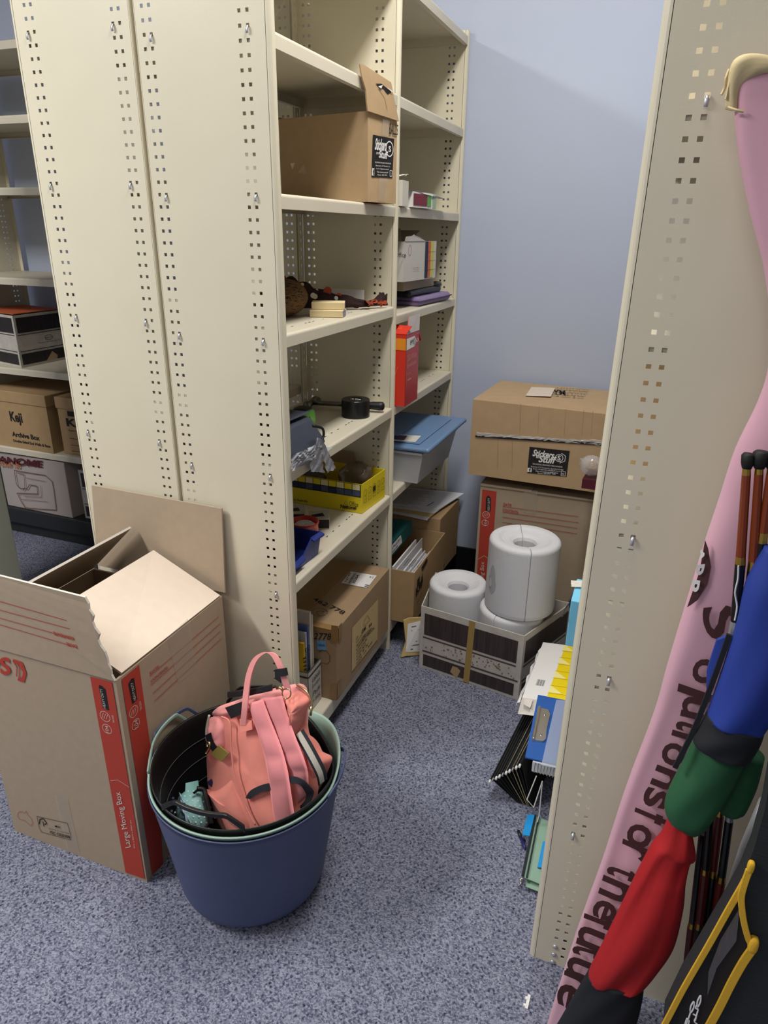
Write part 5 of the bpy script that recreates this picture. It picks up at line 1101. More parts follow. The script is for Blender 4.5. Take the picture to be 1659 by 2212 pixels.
web([(0.0555,-0.3582,0.2748), (0.0694,-0.3541,0.2994), (0.1048,-0.3502,0.3261), (0.139,-0.3486,0.3421), (0.1688,-0.3459,0.3659), (0.1985,-0.3476,0.3698), (0.2206,-0.3456,0.3498), (0.2224,-0.3434,0.3314), (0.2113,-0.3434,0.3007), (0.1973,-0.3444,0.2789)], [(0.0686,-0.3594,0.2766), (0.08,-0.3587,0.2897), (0.1105,-0.3551,0.3136), (0.1434,-0.3534,0.3292), (0.1684,-0.3506,0.3515), (0.1943,-0.3515,0.3562), (0.2041,-0.3473,0.3375), (0.2054,-0.3441,0.3219), (0.1977,-0.3415,0.3007), (0.1845,-0.3422,0.2802)], .003)
hp = smoothpath([(0.0291,-0.3087,0.4341), (0.0337,-0.3051,0.4793), (0.0331,-0.2915,0.5204), (0.0357,-0.2798,0.5571), (0.0477,-0.27,0.5922), (0.0715,-0.266,0.614), (0.0941,-0.2687,0.6153), (0.1143,-0.2775,0.597), (0.1283,-0.2844,0.5689), (0.1377,-0.2868,0.5462)], 6)
b = MB(); b.ribbon(hp, V((0.0934,-0.2884,0.5225))-V((0.0786,-0.2879,0.518)), BN_*.004); b.build('carry_handle', salmon2, bp_, bevel=.001)
b = MB(); b.slab([(0.0169,-0.3018,0.4435), (0.0505,-0.3042,0.4502), (0.0556,-0.3125,0.4334), (0.0235,-0.3137,0.4165)], BN_*.004); b.build('handle_patch', salmon, bp_, bevel=.001)
b = MB(); b.slab([(0.1091,-0.2792,0.5895), (0.1315,-0.2795,0.598), (0.1372,-0.285,0.5838), (0.1127,-0.285,0.5736)], BN_*.008); b.slab([(0.1,-0.276,0.5826), (0.1106,-0.2758,0.5877), (0.1197,-0.2864,0.5593), (0.104,-0.2828,0.5637)], BN_*.003); b.build('handle_keeper', leather, bp_)
rc = V((0.135,-0.2928,0.5397)); u1 = (V((0.1503,-0.2933,0.5444))-rc).normalized(); u2 = (V((0.1366,-0.2968,0.5281))-rc).normalized()
b = MB(); b.tube([rc+(u1*math.cos(a)+u2*math.sin(a))*.0115 for a in [k*math.pi/10 for k in range(20)]], .0016, 6, closed=True); b.tube([(0.1093,-0.2899,0.5441), (0.1197,-0.2914,0.5504), (0.1279,-0.294,0.5459)], .0035, 8); b.build('clasp_ring', gold, bp_, smooth=True)
b = MB(); b.ribbon(smoothpath([(-0.0332,-0.27,0.4742), (0.0042,-0.2755,0.4924), (0.0566,-0.2789,0.517), (0.096,-0.2832,0.5396)], 5), V((0.0311,-0.2796,0.4912))-V((0.0291,-0.2747,0.5052)), BN_*.006); b.build('carry_grip', leather, bp_, bevel=.002)
# ------------------------------------------------------------------ dotted pouch in the tub
PN = V((.45, -.5, .75)).normalized()
pu = thing('pouch', 'turquoise pouch with white dots lying in the black tub beside the backpack', 'pouch', (-.08, -.36, .012))
turq = M('turquoise_fabric', (150, 204, 200), .5, ns=20, na=.04); pale = M('pale_blue_fabric', (168, 200, 212), .5); dotw = M('white_dot', (235, 238, 238), .6); dotb = M('navy_dot', (52, 78, 118), .6)
b = MB(); sf = pillow(b, [(-0.1296,-0.3731,0.221), (-0.1208,-0.3549,0.2279), (-0.1032,-0.3385,0.2283), (-0.0827,-0.3352,0.2182), (-0.068,-0.3473,0.2013), (-0.0499,-0.3635,0.1796), (-0.045,-0.3784,0.1667), (-0.0554,-0.4022,0.1571), (-0.0886,-0.4178,0.1666), (-0.1178,-0.4002,0.1959)], PN, .034, .05, wr=.001, seed=2)
cx = V((-0.0793,-0.3723,0.1914)); e1 = (V((-0.0657,-0.3641,0.1887))-cx).normalized(); e2 = PN.cross(e1)
for i in range(-5, 6):
    for j in range(-6, 7):
        p = cx+e1*(.0125*i+(.006 if j % 2 else 0))+e2*(.0115*j)
        if (p-cx).length > .055: continue
        q = sf(p)+PN*.0012; b.add([q+(e1*math.cos(a)+e2*math.sin(a))*.0018 for a in [k*math.pi/4 for k in range(8)]], [range(8)], 1)
b.build('body', [turq, dotw], pu, smooth=True)
b = MB(); sf = pillow(b, [(-0.1033,-0.4026,0.2151), (-0.1104,-0.3891,0.2284), (-0.1272,-0.3701,0.2377), (-0.119,-0.3714,0.2319), (-0.1011,-0.3804,0.2152), (-0.0815,-0.3926,0.1953), (-0.0608,-0.4108,0.1707), (-0.0872,-0.4143,0.1896), (-0.0871,-0.4052,0.2037)], PN, .020, .02, wr=.003, seed=5)
cx = V((-0.1081,-0.3972,0.2082))
for i in range(-3, 4):
    for j in range(-4, 5):
        p = cx+e1*(.018*i+(.009 if j % 2 else 0))+e2*(.014*j)
        if (p-cx).length > .034: continue
        q = sf(p)+PN*.0014; b.add([q+(e1*math.cos(a)+e2*math.sin(a))*.0028 for a in [k*math.pi/4 for k in range(8)]], [range(8)], 1)
b.build('flap', [pale, dotb], pu, smooth=True)
b = MB(); b.slab([(-0.1265,-0.3435,0.2389), (-0.1042,-0.3242,0.2384), (-0.0943,-0.3367,0.2241), (-0.1192,-0.3576,0.2251)], PN*.003); b.build('tab', turq, pu)
b = MB(); b.tube(smoothpath([(-0.0826,-0.3588,0.2507), (-0.0693,-0.3507,0.2455), (-0.0577,-0.3599,0.2324), (-0.0413,-0.3743,0.2075), (-0.03,-0.3862,0.1874)], 5), .006, 8); b.tube([(-0.085,-0.3693,0.2451), (-0.0772,-0.3572,0.2513), (-0.0695,-0.3498,0.2489)], .003, 6); b.build('zip', black, pu, smooth=True)
b = MB(); b.grid(blob((.03, -.33, .046), (.10, .10, .028), noise=.05, seed=4), 20, 12, cu=True); tag(b.build('dark_cloth', blackm, smooth=True), 'black cloth at the bottom of the tub under the dotted pouch', 'cloth')
# ------------------------------------------------------------------ wood-print crate with foam cylinders
cr = thing('storage_box', 'open wood-print and marbled storage box on the floor holding white foam cylinders', 'box', (.36, .76, 0))
cO = V((.142, .666, .001)); ca = V((.378, -.062, 0)); cc_ = V((.116, .286, 0)); CH = .255
b = MB(); K = [cO, V((.520, .604, .001)), V((.636, .890, .001)), V((.112, .935, .001))]; kc = sum(K, V())/4
for i in range(4):
    p, q = K[i], K[(i+1) % 4]; nn = (q-p).cross(V((0, 0, 1))).normalized(); nn = nn if nn.dot(kc-p) > 0 else -nn; e = (q-p).normalized()*(.004 if i % 2 else 0)
    b.slab([p+e, q-e, q-e+V((0, 0, CH)), p+e+V((0, 0, CH))], nn*.0035)
b.slab([kc+(p-kc)*.975+V((0, 0, .001)) for p in K], V((0, 0, .003)))
dirt = M('crate_white', (206, 200, 190), .6, ns=30, na=.08); woodp = M('woodgrain_crate', (66, 56, 54), .55, ns=10, na=.42, nscale=(16, 16, .35)); brn = M('crate_line', (92, 74, 70), .6)
marble = M('marble_crate', (200, 195, 186), .6, ns=26, na=.1)
for s_, d in ((cO, ca), (cO+ca, cc_)):
    P = lambda u, v: s_+d*u+V((0, 0, v*CH))
    b.quad([P(.04, .56), P(.95, .56), P(.95, .90), P(.04, .90)], 1, .0008); b.quad([P(.04, .045), P(.95, .045), P(.95, .235), P(.04, .235)], 1, .0008)
    b.quad([P(.03, .275), P(.98, .275), P(.98, .30), P(.03, .30)], 2, .0008); b.quad([P(.03, .50), P(.95, .50), P(.95, .525), P(.03, .525)], 2, .0008)
    b.quad([P(.03, .302), P(.96, .302), P(.96, .498), P(.03, .498)], 3, .0008)
P = lambda u, v: cO+ca*u+V((0, 0, v*CH))
b.quad([P(.33, .09), P(.40, .02), P(.43, .16), P(.40, .2), P(.35, .2)], 4, .0016)
b.build('body', [dirt, woodp, brn, marble, kraft], cr)
b = MB(); b.quad([P(.465, .005), P(.525, .005), P(.545, .995), P(.485, .995)], 0, .002); b.build('tape', M('crate_tape', (176, 146, 84), .35), cr)
rr = random.Random(8); rust = M('crate_rust', (150, 120, 84), .8); b = MB()
for k in range(60):
    u, v = rr.uniform(.05, .94), rr.uniform(.31, .485); w = rr.uniform(.004, .016); p = [P(u+w*math.cos(a)*rr.uniform(.4, 1), v+.02*math.sin(a)*rr.uniform(.3, 1)) for a in [i*math.pi/3 for i in range(6)]]
    b.quad(p, 0, .0017)
b.build('marbling', rust, cr)
foam = M('white_foam', (226, 227, 231), .6, bump=.35, bs=420)
def foamcyl(lab, c, ang, r=.119, h=.258, hole=False):
    t = thing('foam_cylinder', lab, 'foam', c, 'white foam cylinders'); c = V(c)
    for s in (0, 1):
        b = MB(); a0 = ang+s*math.pi+.005; n = 36; f = .016; hr = .036
        prof = [(hr, h-.03), (hr+.004, h-.020), (hr+.016, h-.013), (r-.042, h-.008), (r-.030, h-.001), (r-.020, h)]+[(r-f+f*math.sin(k*math.pi/10), h-f+f*math.cos(k*math.pi/10)) for k in range(1, 6)]+[(r, f)]+[(r-f*.6+f*.6*math.cos(k*math.pi/6), f*.6-f*.6*math.sin(k*math.pi/6)) for k in range(1, 4)]+[(hr, 0)]
        vs = []; 
        for i in range(n+1):
            a = a0+(math.pi-.010)*i/n
            for (pr, pz) in prof: vs.append(c+V((math.cos(a)*pr, math.sin(a)*pr, pz)))
        k = len(prof); fs = [(i*k+j, (i+1)*k+j, (i+1)*k+(j+1) % k, i*k+(j+1) % k) for i in range(n) for j in range(k)]+[list(range(k)), list(range(n*k, (n+1)*k))[::-1]]
        b.add(vs, fs); b.build('half', foam, t, smooth=False, bevel=.004, seg=3, ang=50)
    return t
FA = foamcyl('upper foam cylinder stacked on another in the wood-print storage box', (.470, .752, .2860), math.radians(-70))
foamcyl('lower right foam cylinder carrying another in the wood-print storage box', (.449, .742, .0265), math.radians(-112), r=.112)
foamcyl('left foam cylinder alone in the wood-print storage box', (.236, .812, .045), math.radians(-148), h=.258, r=.106)
gm = [M('foam_hollow_shade', (192, 193, 197), .7), M('foam_bar', (220, 221, 224), .6)]  # grey paints the shade of a scooped hollow onto the uncut foam
b = MB(); d = V((-.085, -.085, 0)).normalized(); u = V((0, 0, 1)); w = d.cross(u); c = V((.470, .752, .285+.125))+d*.117
pts = [c+w*(.020*math.cos(a)*(.8 if math.sin(a) > 0 else 1.15))+u*(.052*math.sin(a)) for a in [k*math.pi/14 for k in range(28)]]
pts = [V((p.x, p.y, p.z)) for p in pts]
def wrap(p, off=.0008):
    q = V((p.x-.470, p.y-.752, 0)).normalized()*(.119+off); return V((.470+q.x, .752+q.y, p.z))
ctr = wrap(c); b.add([ctr]+[wrap(p) for p in pts], [(0, 1+i, 1+(i+1) % 28) for i in range(28)], 0)
b.add([wrap(c+u*-.02+w*.006, .002)]+[wrap(c+u*-.014+w*.006+w*.007*math.cos(a)+u*.018*math.sin(a), .002) for a in [k*math.pi/8 for k in range(16)]], [(0, 1+i, 1+(i+1) % 16) for i in range(16)], 1)
b.build('hand_hollow_shade', gm, FA)
# ------------------------------------------------------------------ files and stationery in front of the right shelving
filem = [M('file_black', (26, 29, 27), .7), M('file_edge', (150, 140, 110), .7)]; tipm = M('file_tip', (215, 217, 218), .35)
for i in range(10):
    z = .070+.009*i; n0 = V((.531+.0085*i, .130, z)); f0 = n0+V((.040+.001*i, .36, .002))
    hf = thing('hanging_file', 'black hanging file in the fanned pile between crate and right shelving', 'file', tuple(n0), 'fanned hanging files'); hf['label'] = 'black hanging file in the fanned pile under the white and yellow box'
    b = MB(); dn = V((.075-.004*i, .01, -z+.004))
    b.slab([n0, f0, f0+dn, n0+dn], V((.0022, 0, .001)), 0, 1 if i in (4, 6, 7) else 0); b.build('sheet', filem, hf)
    b = MB(); b.tube([n0+V((-.002, -.006, .001)), f0+V((-.002, .004, .001))], .0022, 6); b.build('rail', black, hf)
    b = MB(); b.tube([n0+V((-.002, -.006, .001)), n0+V((-.003, -.016, .000))], .0034, 6); b.build('tip', tipm if i % 3 != 1 else chrome, hf)
wy = thing('paper_carton', 'white and yellow printed carton lying on the black hanging files', 'box', (.63, .52, .157))
o = V((.564, .350, .1575)); a = V((.146, .022, 0)); c = V((.010, .330, 0)); b = MB(); b.obox(o, a, c, V((0, 0, .044))); T = lambda u, v: o+a*u+c*v+V((0, 0, .044))
b.quad([T(.46, 0), T(1, 0), T(1, .98), T(.50, .98)], 1, .0008)
for i in range(8):
    b.line(T(.46, .125*i), T(1, .125*i), .0014, 3, (0, 0, 1), .0016)
    if i % 2: b.quad([T(.47, .125*i+.01), T(.74, .125*i+.01), T(.5, .125*i+.115), T(.47, .125*i+.115)], 4, .0012)
for k in range(9): b.quad([T(.17+.018*k, .22), T(.17+.018*k+(.010 if k % 3 else .005), .22), T(.17+.018*k+(.010 if k % 3 else .005), .32), T(.17+.018*k, .32)], 2, .0012)
b.text('Post-it notes', T(.44, .38), T(.43, .14), T(.38, .38), 2, .0014, .02, 0); b.text('100 sheets', T(.08, .30), T(.07, .14), T(.05, .30), 2, .0014, .02)
for k in range(4): b.text('recycled paper product of australia', T(.20+.04*k, .92), T(.20+.04*k, .70), T(.18+.04*k, .92), 2, .0014)
b.build('body', [white, M('tile_yellow', (240, 214, 24), .4), M('grey_print2', (110, 110, 116), .7), M('tile_line', (200, 170, 20), .5), M('tile_pale', (246, 236, 150), .4)], wy, bevel=.002)
f = MB(); flap(f, [o+V((0, 0, .044)), o+a*.42+V((0, 0, .044)), o+a*.38+V((.0, -.035, .012)), o+V((-.004, -.03, .006))], .0015); f.slab([o+a*.05+V((0, -.004, .043)), o+a*.22+V((0, -.004, .043)), o+a*.2+V((0, -.028, .03)), o+a*.06+V((0, -.022, .036))], V((0, 0, .0015))); f.build('flap', offw, wy)
f = MB(); f.grid(sheetf(o+V((0, 0, .044)), o+c+V((0, 0, .044)), o+V((-.018, -.005, .008)), o+c+V((-.012, 0, .006)), .003, 4, 8), 20, 6); f.build('torn_side', white, wy)
cbd = thing('clipboard', 'blue clipboard with a metal clip lying in front of the white and yellow carton', 'clipboard', (.70, .22, .2))
b = MB(); cz = .2045; q0, q1 = V((0.6069,0.3727,0.2045)), V((0.6196,0.0915,0.2045)); ln = q1-q0; wd_ = V((.225, .012, 0)); b.slab([q0, q1, q1+wd_, q0+wd_], V((0, 0, .004))); b.build('board', M('clip_blue', (44, 92, 168), .45), cbd, bevel=.0015)
b = MB(); e = ln.normalized(); x_ = V((1, 0, 0)); m0 = q0+ln*.24+x_*.008+V((0, 0, .0042)); b.slab([m0, m0+ln*.52, m0+ln*.50+x_*.030, m0+ln*.46+x_*.036, m0+ln*.30+x_*.034, m0+ln*.06+x_*.036, m0+x_*.028], V((0, 0, .006))); b.tube([m0+V((.004, 0, .008)), m0+ln*.52+V((.004, 0, .008))], .005, 10); b.build('clip', M('clip_nickel', (206, 200, 186), .28, metal=.85), cbd, bevel=.0012)
for t in (.1, .42): MB().lathe([(.0035, 0), (.003, .0015), (0, .002)], m0+ln*t+x_*.022+V((0, 0, .006)), 12).build('rivet', chrome, cbd, smooth=True)
b = MB(); b.grid(sheetf(q0+V((.055, -.01, .006)), q1+V((.045, -.02, .006)), q0+V((.16, .0, .012)), q1+V((.16, -.02, .012)), .002, 3), 10, 10); tag(b.build('plastic_sleeve', M('sleeve_clear', (205, 215, 228), .1, alpha=.4), smooth=True), 'clear plastic sleeve lying over the right part of the blue clipboard', 'sleeve')
nb_ = thing('notebook', 'pale spiral notebook sticking out below the blue clipboard', 'notebook', (.7, .2, .17))
b = MB(); b.obox((.640, .09, .168), (.20, .012, 0), (.0, .24, 0), (0, 0, .034)); b.build('pages', M('notebook_pages', (206, 214, 226), .7), nb_, bevel=.002)
b = MB(); 
for k in range(24): b.tube([V((.648+.008*k, .0885, .186))+V((0, math.cos(t)*.007, math.sin(t)*.016)) for t in [j*math.pi/4 for j in range(8)]], .0012, 5, closed=True)
b.build('spiral', chrome, nb_)
bk = thing('wire_rack', 'thin white wire stand under the spiral notebook', 'rack', (.66, .08, 0))
b = MB(); b.tube([(.655, .083, .165), (.640, .06, .10), (.66, .055, .085), (.672, .075, .16)], .0016, 6); b.tube([(.672, .075, .16), (.676, .06, .06), (.674, .055, .040)], .0016, 6); b.build('wire', M('white_wire', (214, 214, 212), .4), bk)
b = MB(); b.box(.735, .85, .09, .32, .1178, .1675); tag(b.build('document_stack', [M('black_folder', (24, 24, 26), .6)], bevel=.002), 'black folders stacked on the base shelf under the spiral notebook', 'folder')
gf = thing('hanging_file', 'green hanging file with blue tabs half under the right shelving', 'file', (.7, .05, .02))
g0, g1 = V((.668, -.118, .03)), V((.664, .085, .03)); b = MB(); b.slab([g0+V((.004, 0, -.004)), g1+V((.004, 0, -.004)), g1+V((.15, .0, -.022)), g0+V((.15, .0, -.022))], V((0, 0, .002))); b.slab([g0+V((.01, -.012, -.018)), g0+V((.14, -.012, -.028)), g0+V((.14, .2, -.028)), g0+V((.01, .2, -.018))], V((0, 0, .002))); b.build('sheet', M('file_green', (140, 172, 152), .7, ns=40, na=.03), gf)
b = MB(); b.tube([g0, g1], .0036, 8); b.tube([g0+V((.010, 0, .001)), g1+V((.010, 0, .001))], .0022, 6); b.build('rail', M('rail_grey', (62, 66, 70), .4, metal=.5), gf)
b = MB(); b.tube(smoothpath([g0, g0+V((.002, -.008, .002)), g0+V((-.004, -.012, .0)), g0+V((.000, -.018, -.004)), g0+V((-.006, -.024, -.008))], 4), .0024, 6); b.tube(smoothpath([g0+V((.05, -.012, -.018)), g0+V((.054, -.02, -.016)), g0+V((.045, -.022, -.02))], 4), .002, 6); b.build('hook', chrome, gf, smooth=True)
tbm = [M('tab_blue', (40, 146, 214), .35), ink]
b = MB(); t0_ = lerp(g0, g1, .62); b.slab([t0_+V((-.003, 0, .002)), t0_+V((-.003, .075, .002)), t0_+V((-.022, .078, -.006)), t0_+V((-.022, .004, -.006))], V((0, 0, .002))); b.text('Y', t0_+V((-.018, .03, -.0018)), t0_+V((-.018, .042, -.0018)), t0_+V((-.008, .03, .0022)), 1, .003); b.build('tab', tbm, gf)
b = MB(); t0_ = lerp(g0, g1, .2)+V((.03, 0, -.003)); b.slab([t0_, t0_+V((0, .085, 0)), t0_+V((.012, .085, .004)), t0_+V((.012, 0, .004))], V((0, 0, .002))); b.build('tab', tbm, gf)
pn = thing('pen', 'dark pen lying on the carpet by the green hanging file', 'pen', (.64, .03, .005))
b = MB(); p0, p1 = V((.628, .042, .0055)), V((.652, -.002, .0065)); b.tube([p0, lerp(p0, p1, .06), lerp(p0, p1, .5)], [.002, .0042, .0045], 10); b.build('cap', black, pn, smooth=True)
b = MB(); b.tube([lerp(p0, p1, .5), p1, lerp(p0, p1, 1.25)], [.0045, .0045, .003], 10); b.build('barrel', M('pen_navy', (34, 38, 96), .4), pn, smooth=True)
b = MB(); s0 = V((.729, -.409, .0008)); b.obox(s0, V((.006, 0, 0)), V((.001, .030, 0)), V((0, 0, .003))); b.obox(s0+V((-.004, .003, 0)), V((.006, 0, 0)), V((0, .005, 0)), V((0, 0, .004))); b.obox(s0+V((-.003, .018, 0)), V((.005, 0, 0)), V((0, .006, 0)), V((0, 0, .004)))
tag(b.build('shelf_clip', [white]), 'small white metal clip lying loose on the carpet in the foreground', 'clip')
# goods on the right shelving, partly seen past its edge and through the holes
lb = thing('box_file', 'light blue box file poking out past the edge of the right shelving', 'box file', (.8, .1, .38))
b = MB(); b.obox((.683, .10, .562), (.30, 0, 0), (.0, .12, .0), (0, .0, .125)); b.build('body', M('file_blue', (116, 190, 222), .5), lb, bevel=.003)
b = MB(); b.slab([(.680, .12, .655), (.682, .15, .655), (.680, .152, .68), (.676, .125, .672)], V((.003, 0, 0))); b.tube([(.680, .125, .668), (.672, .105, .66), (.668, .09, .645), (.678, .11, .65)], .0016, 6); b.build('bulldog_clip', black, lb)
for o, d, m, nm, lab in (((.755, .06, 1.0305), (.37, .30, .20), M('tan_card', (196, 164, 120), .8), 'carton', 'tan carton behind the holes of the right shelving at eye level'),
                         ((.750, .03, .7405), (.38, .33, .19), white, 'paper_stack', 'white paper stack behind the holes of the right shelving above the blue file'),
                         ((.755, .05, .932), (.34, .28, .045), M('deep_blue', (30, 62, 170), .5), 'folder', 'deep blue folder on the white paper stack of the right shelving'),
                         ((.760, .06, .979), (.30, .26, .030), M('sky_blue', (60, 160, 230), .5), 'folder', 'sky blue folder topmost on the right shelving paper stack'),
                         ((.745, .0, .3805), (.40, .30, .18), M('white_box2', (228, 228, 226), .7), 'carton', 'white carton behind the lower holes of the right shelving'),
                         ((.755, .04, 1.3405), (.38, .25, .21), offw, 'carton', 'off white carton behind the upper holes of the right shelving'),
                         ((.755, .04, 1.6505), (.38, .25, .30), M('cream_card', (216, 204, 176), .8), 'carton', 'cream carton on the topmost visible shelf of the right shelving')):
    b = MB(); b.box(o[0]+(.0052*o[2]-.005), o[0]+d[0], o[1], o[1]+d[1], o[2], o[2]+d[2]); tag(b.build(nm, m, bevel=.002), lab, {'carton': 'box', 'paper_stack': 'papers', 'folder': 'folder'}[nm])
sb_ = thing('snack_bag', 'clear bag of tan rubber bands poking out at the right of the top kraft carton', 'bag', (.7, .45, .74))
b = MB(); q = V((0.6087,0.86,0.7899)); b.grid(blob((q.x+.036, q.y, q.z-.004), (.040, .030, .034), noise=.04, seed=2), 18, 10, cu=True); b.slab([(0.604,0.86,0.8052), (q.x+.03, q.y, q.z+.022), (q.x+.03, q.y, q.z-.03)], V((0, .002, 0)))
b.build('film', M('bag_film', (225, 222, 222), .1, alpha=.35, spec=.9), sb_, smooth=True)
b = MB(); rr = random.Random(3)
for k in range(14):
    c = V((q.x+.034+rr.uniform(-.006, .012), q.y+rr.uniform(-.006, .006), q.z-.006+rr.uniform(-.004, .004))); ax = V((rr.gauss(0, 1), rr.gauss(0, 1), rr.gauss(0, 1))).normalized(); u = ax.orthogonal().normalized(); w = ax.cross(u); r = rr.uniform(.012, .019)
    b.tube([c+(u*math.cos(t)+w*math.sin(t)*.7)*r for t in [i*math.pi/8 for i in range(16)]], .0014, 5, closed=True)
b.build('rubber_bands', M('tan_rubber', (206, 170, 122), .6), sb_, smooth=True)
mq = V((0.6223,0.84,0.7178)); b = MB(); b.obox((mq.x, mq.y, .7105), V((.30, 0, 0)), V((.01, .14, 0)), V((0, 0, .032)))
tag(b.build('maroon_box', M('maroon_card', (84, 22, 36), .5)), 'maroon box under the bag of rubber bands on the right shelving', 'box')
b = MB(); b.grid(sheetf((.676, .16, .691), (.672, .17, .703), (.712, .17, .693), (.712, .18, .704), .001, 2), 8, 8); tag(b.build('crumpled_paper', offw, smooth=True), 'crumpled pale paper above the light blue box file', 'paper')

# ------------------------------------------------------------------ pink banner, fabric rolls and black bag on the right
def sleeve(mb, secs, dep, mat=0, n=28, k=5, fold=.0, seed=0, sq=2.3, cap=True, ax=(0, 1, 0)):
    """closed fabric tube through sections (left point, right point)"""
    S = smoothpath([list(a)+list(b) for a, b in secs], k); rr = random.Random(seed); ph = [(rr.randint(2, 6), rr.uniform(0, 6), rr.uniform(3, 14)) for _ in range(4)]
    vs = []; ax = V(ax); N = len(S)
    for i, q in enumerate(S):
        a, b = V(q[:3]), V(q[3:]); c = (a+b)/2; h = (b-a)/2; d = min(dep, h.length*.8)
        for j in range(n):
            t = 2*math.pi*j/n; cs, sn = math.cos(t), math.sin(t); sg = lambda x: math.copysign(abs(x)**(2/sq), x)
            w = 1+fold*sum(math.sin(p[0]*t+p[1]+p[2]*i/N) for p in ph)
            vs.append(c+h*sg(cs)+ax*(d*sg(sn)*w))
    fs = [(i*n+j, i*n+(j+1) % n, (i+1)*n+(j+1) % n, (i+1)*n+j) for i in range(N-1) for j in range(n)]
    if cap: fs += [list(range(n))[::-1], list(range((N-1)*n, N*n))]
    mb.add(vs, fs, mat); return S
pinkm = M('pink_banner', (216, 168, 184), .85, ns=5, na=.05, bump=.15, bs=12, sheen=.15); pinkb = M('banner_edge', (214, 196, 152), .85, ns=20, na=.08); brnp = M('banner_print', (74, 42, 44), .8); whp = M('banner_white', (236, 232, 230), .8)
bn = thing('banner', 'tall pink cloth banner with dark brown lettering leaning against the right shelving', 'banner', (.84, -.41, 0))
b = MB(); sleeve(b, [((0.8214,-0.334,1.6697), (0.9092,-0.3347,1.657)), ((0.8278,-0.3361,1.6288), (0.9203,-0.3368,1.6156)), ((0.8424,-0.3388,1.5774), (0.9332,-0.3394,1.5655)), ((0.8668,-0.342,1.5136), (0.9487,-0.3426,1.5035)), ((0.893,-0.3451,1.4536), (0.9637,-0.3456,1.4446)), ((0.9125,-0.3483,1.3916), (0.9792,-0.3487,1.3837)), ((0.9238,-0.3517,1.327), (0.9926,-0.352,1.3204)), ((0.9199,-0.3542,1.2772), (1.004,-0.3548,1.2668)), ((0.9045,-0.3576,1.211), (1.0144,-0.3579,1.205)), ((0.8965,-0.3615,1.1351), (1.0184,-0.3616,1.1331)), ((0.8893,-0.3649,1.0697), (1.0171,-0.3649,1.0707)), ((0.879,-0.3709,0.9539), (1.0186,-0.3705,0.9614)), ((0.8707,-0.376,0.8543), (0.9901,-0.3761,0.852)), ((0.8647,-0.3805,0.7665), (0.9674,-0.3808,0.7613)), ((0.8434,-0.3885,0.6115), (0.9452,-0.3887,0.6083)), ((0.8259,-0.3972,0.4421), (0.9319,-0.3972,0.4429)), ((0.8035,-0.4064,0.2644), (0.9201,-0.406,0.2728)), ((0.7778,-0.4196,0.0073), (0.9057,-0.4183,0.0327)), ((0.7734,-0.4229,-0.0561), (0.8977,-0.422,-0.0382))], .022, n=44, fold=.07, seed=4, sq=2.6)
b.build('cloth', pinkm, bn, smooth=True)
b = MB(); sleeve(b, [((0.8166,-0.3461,1.6299), (0.8304,-0.3462,1.6274)), ((0.8136,-0.3467,1.6573), (0.8299,-0.347,1.6517)), ((0.8169,-0.3475,1.6809), (0.8478,-0.3484,1.6625)), ((0.8358,-0.3472,1.6864), (0.8676,-0.3485,1.6615)), ((0.8691,-0.3476,1.6788), (0.8877,-0.3486,1.6581))], .014, n=20, fold=.12, seed=2); b.build('top_hem', pinkb, bn, smooth=True)
b = MB()
for p in ([(0.8136,-0.3459,1.6719), (0.8117,-0.3484,1.662), (0.8119,-0.3469,1.6525), (0.8096,-0.3473,1.6453)], [(0.817,-0.35,1.671), (0.816,-0.3508,1.6541), (0.8155,-0.3516,1.6395)], [(0.8189,-0.3581,1.6301), (0.8285,-0.3603,1.6265), (0.8371,-0.3583,1.625)]): b.tube(smoothpath(p, 4), .0018, 5)
b.build('loose_thread', pinkb, bn)
def onb(p): return V(p)
b = MB(); L = .0225
b.add([(0.8882,-0.3884,1.0311), (0.8872,-0.3859,1.081), (0.8934,-0.3885,1.0693), (0.9017,-0.3908,1.0424), (0.9014,-0.3923,1.0151), (0.8934,-0.3931,0.9886), (0.8862,-0.3931,0.9785), (0.8809,-0.3925,0.9722)], [(0, 1, 2, 3, 4, 5, 6, 7)], 0)
b.text('D', (0.8829,-0.3923,1.0432), (0.8834,-0.3917,1.0257), (0.8928,-0.3931,1.0469), 1, .0006, .09); b.text('D', (0.8813,-0.3925,1.0196), (0.882,-0.393,1), (0.8911,-0.3945,1.0202), 1, .0006, .09); b.text('A', (0.8839,-0.3896,1.0674), (0.8845,-0.3905,1.0487), (0.8895,-0.3914,1.0699), 1, .0006, .09)
b.build('printed_disc', [brnp, whp], bn)
b = MB()
# words run down the banner: baseline on the left, letter tops to the right
b.text('S', (0.8977,-0.3959,0.9777), (0.9163,-0.3984,0.928), (0.9432,-0.3964,0.9933), 0, .0012, .02)
b.build('lettering', [brnp], bn); b = MB()
b.text('o', (0.9055,-0.4,0.897), (0.904,-0.4022,0.8546), (0.9367,-0.4013,0.8975), 0, .0012, .02)
b.text('l', (0.8894,-0.4026,0.8466), (0.8897,-0.4034,0.8326), (0.9471,-0.4044,0.8382), 0, .0012, .02)
b.text('u', (0.9003,-0.4036,0.8288), (0.8998,-0.4055,0.7907), (0.9344,-0.4048,0.829), 0, .0012, .02)
b.text('t', (0.8976,-0.4057,0.7875), (0.8969,-0.4068,0.7666), (0.9464,-0.4073,0.7822), 0, .0012, .02)
b.text('i', (0.8939,-0.4069,0.764), (0.8937,-0.4075,0.7517), (0.9394,-0.4083,0.7613), 0, .0012, .02)
b.text('o', (0.8865,-0.4081,0.7408), (0.884,-0.4103,0.698), (0.9202,-0.4094,0.7398), 0, .0012, .02)
b.text('n', (0.882,-0.4106,0.6928), (0.8767,-0.4126,0.6525), (0.9149,-0.4121,0.6883), 0, .0012, .02)
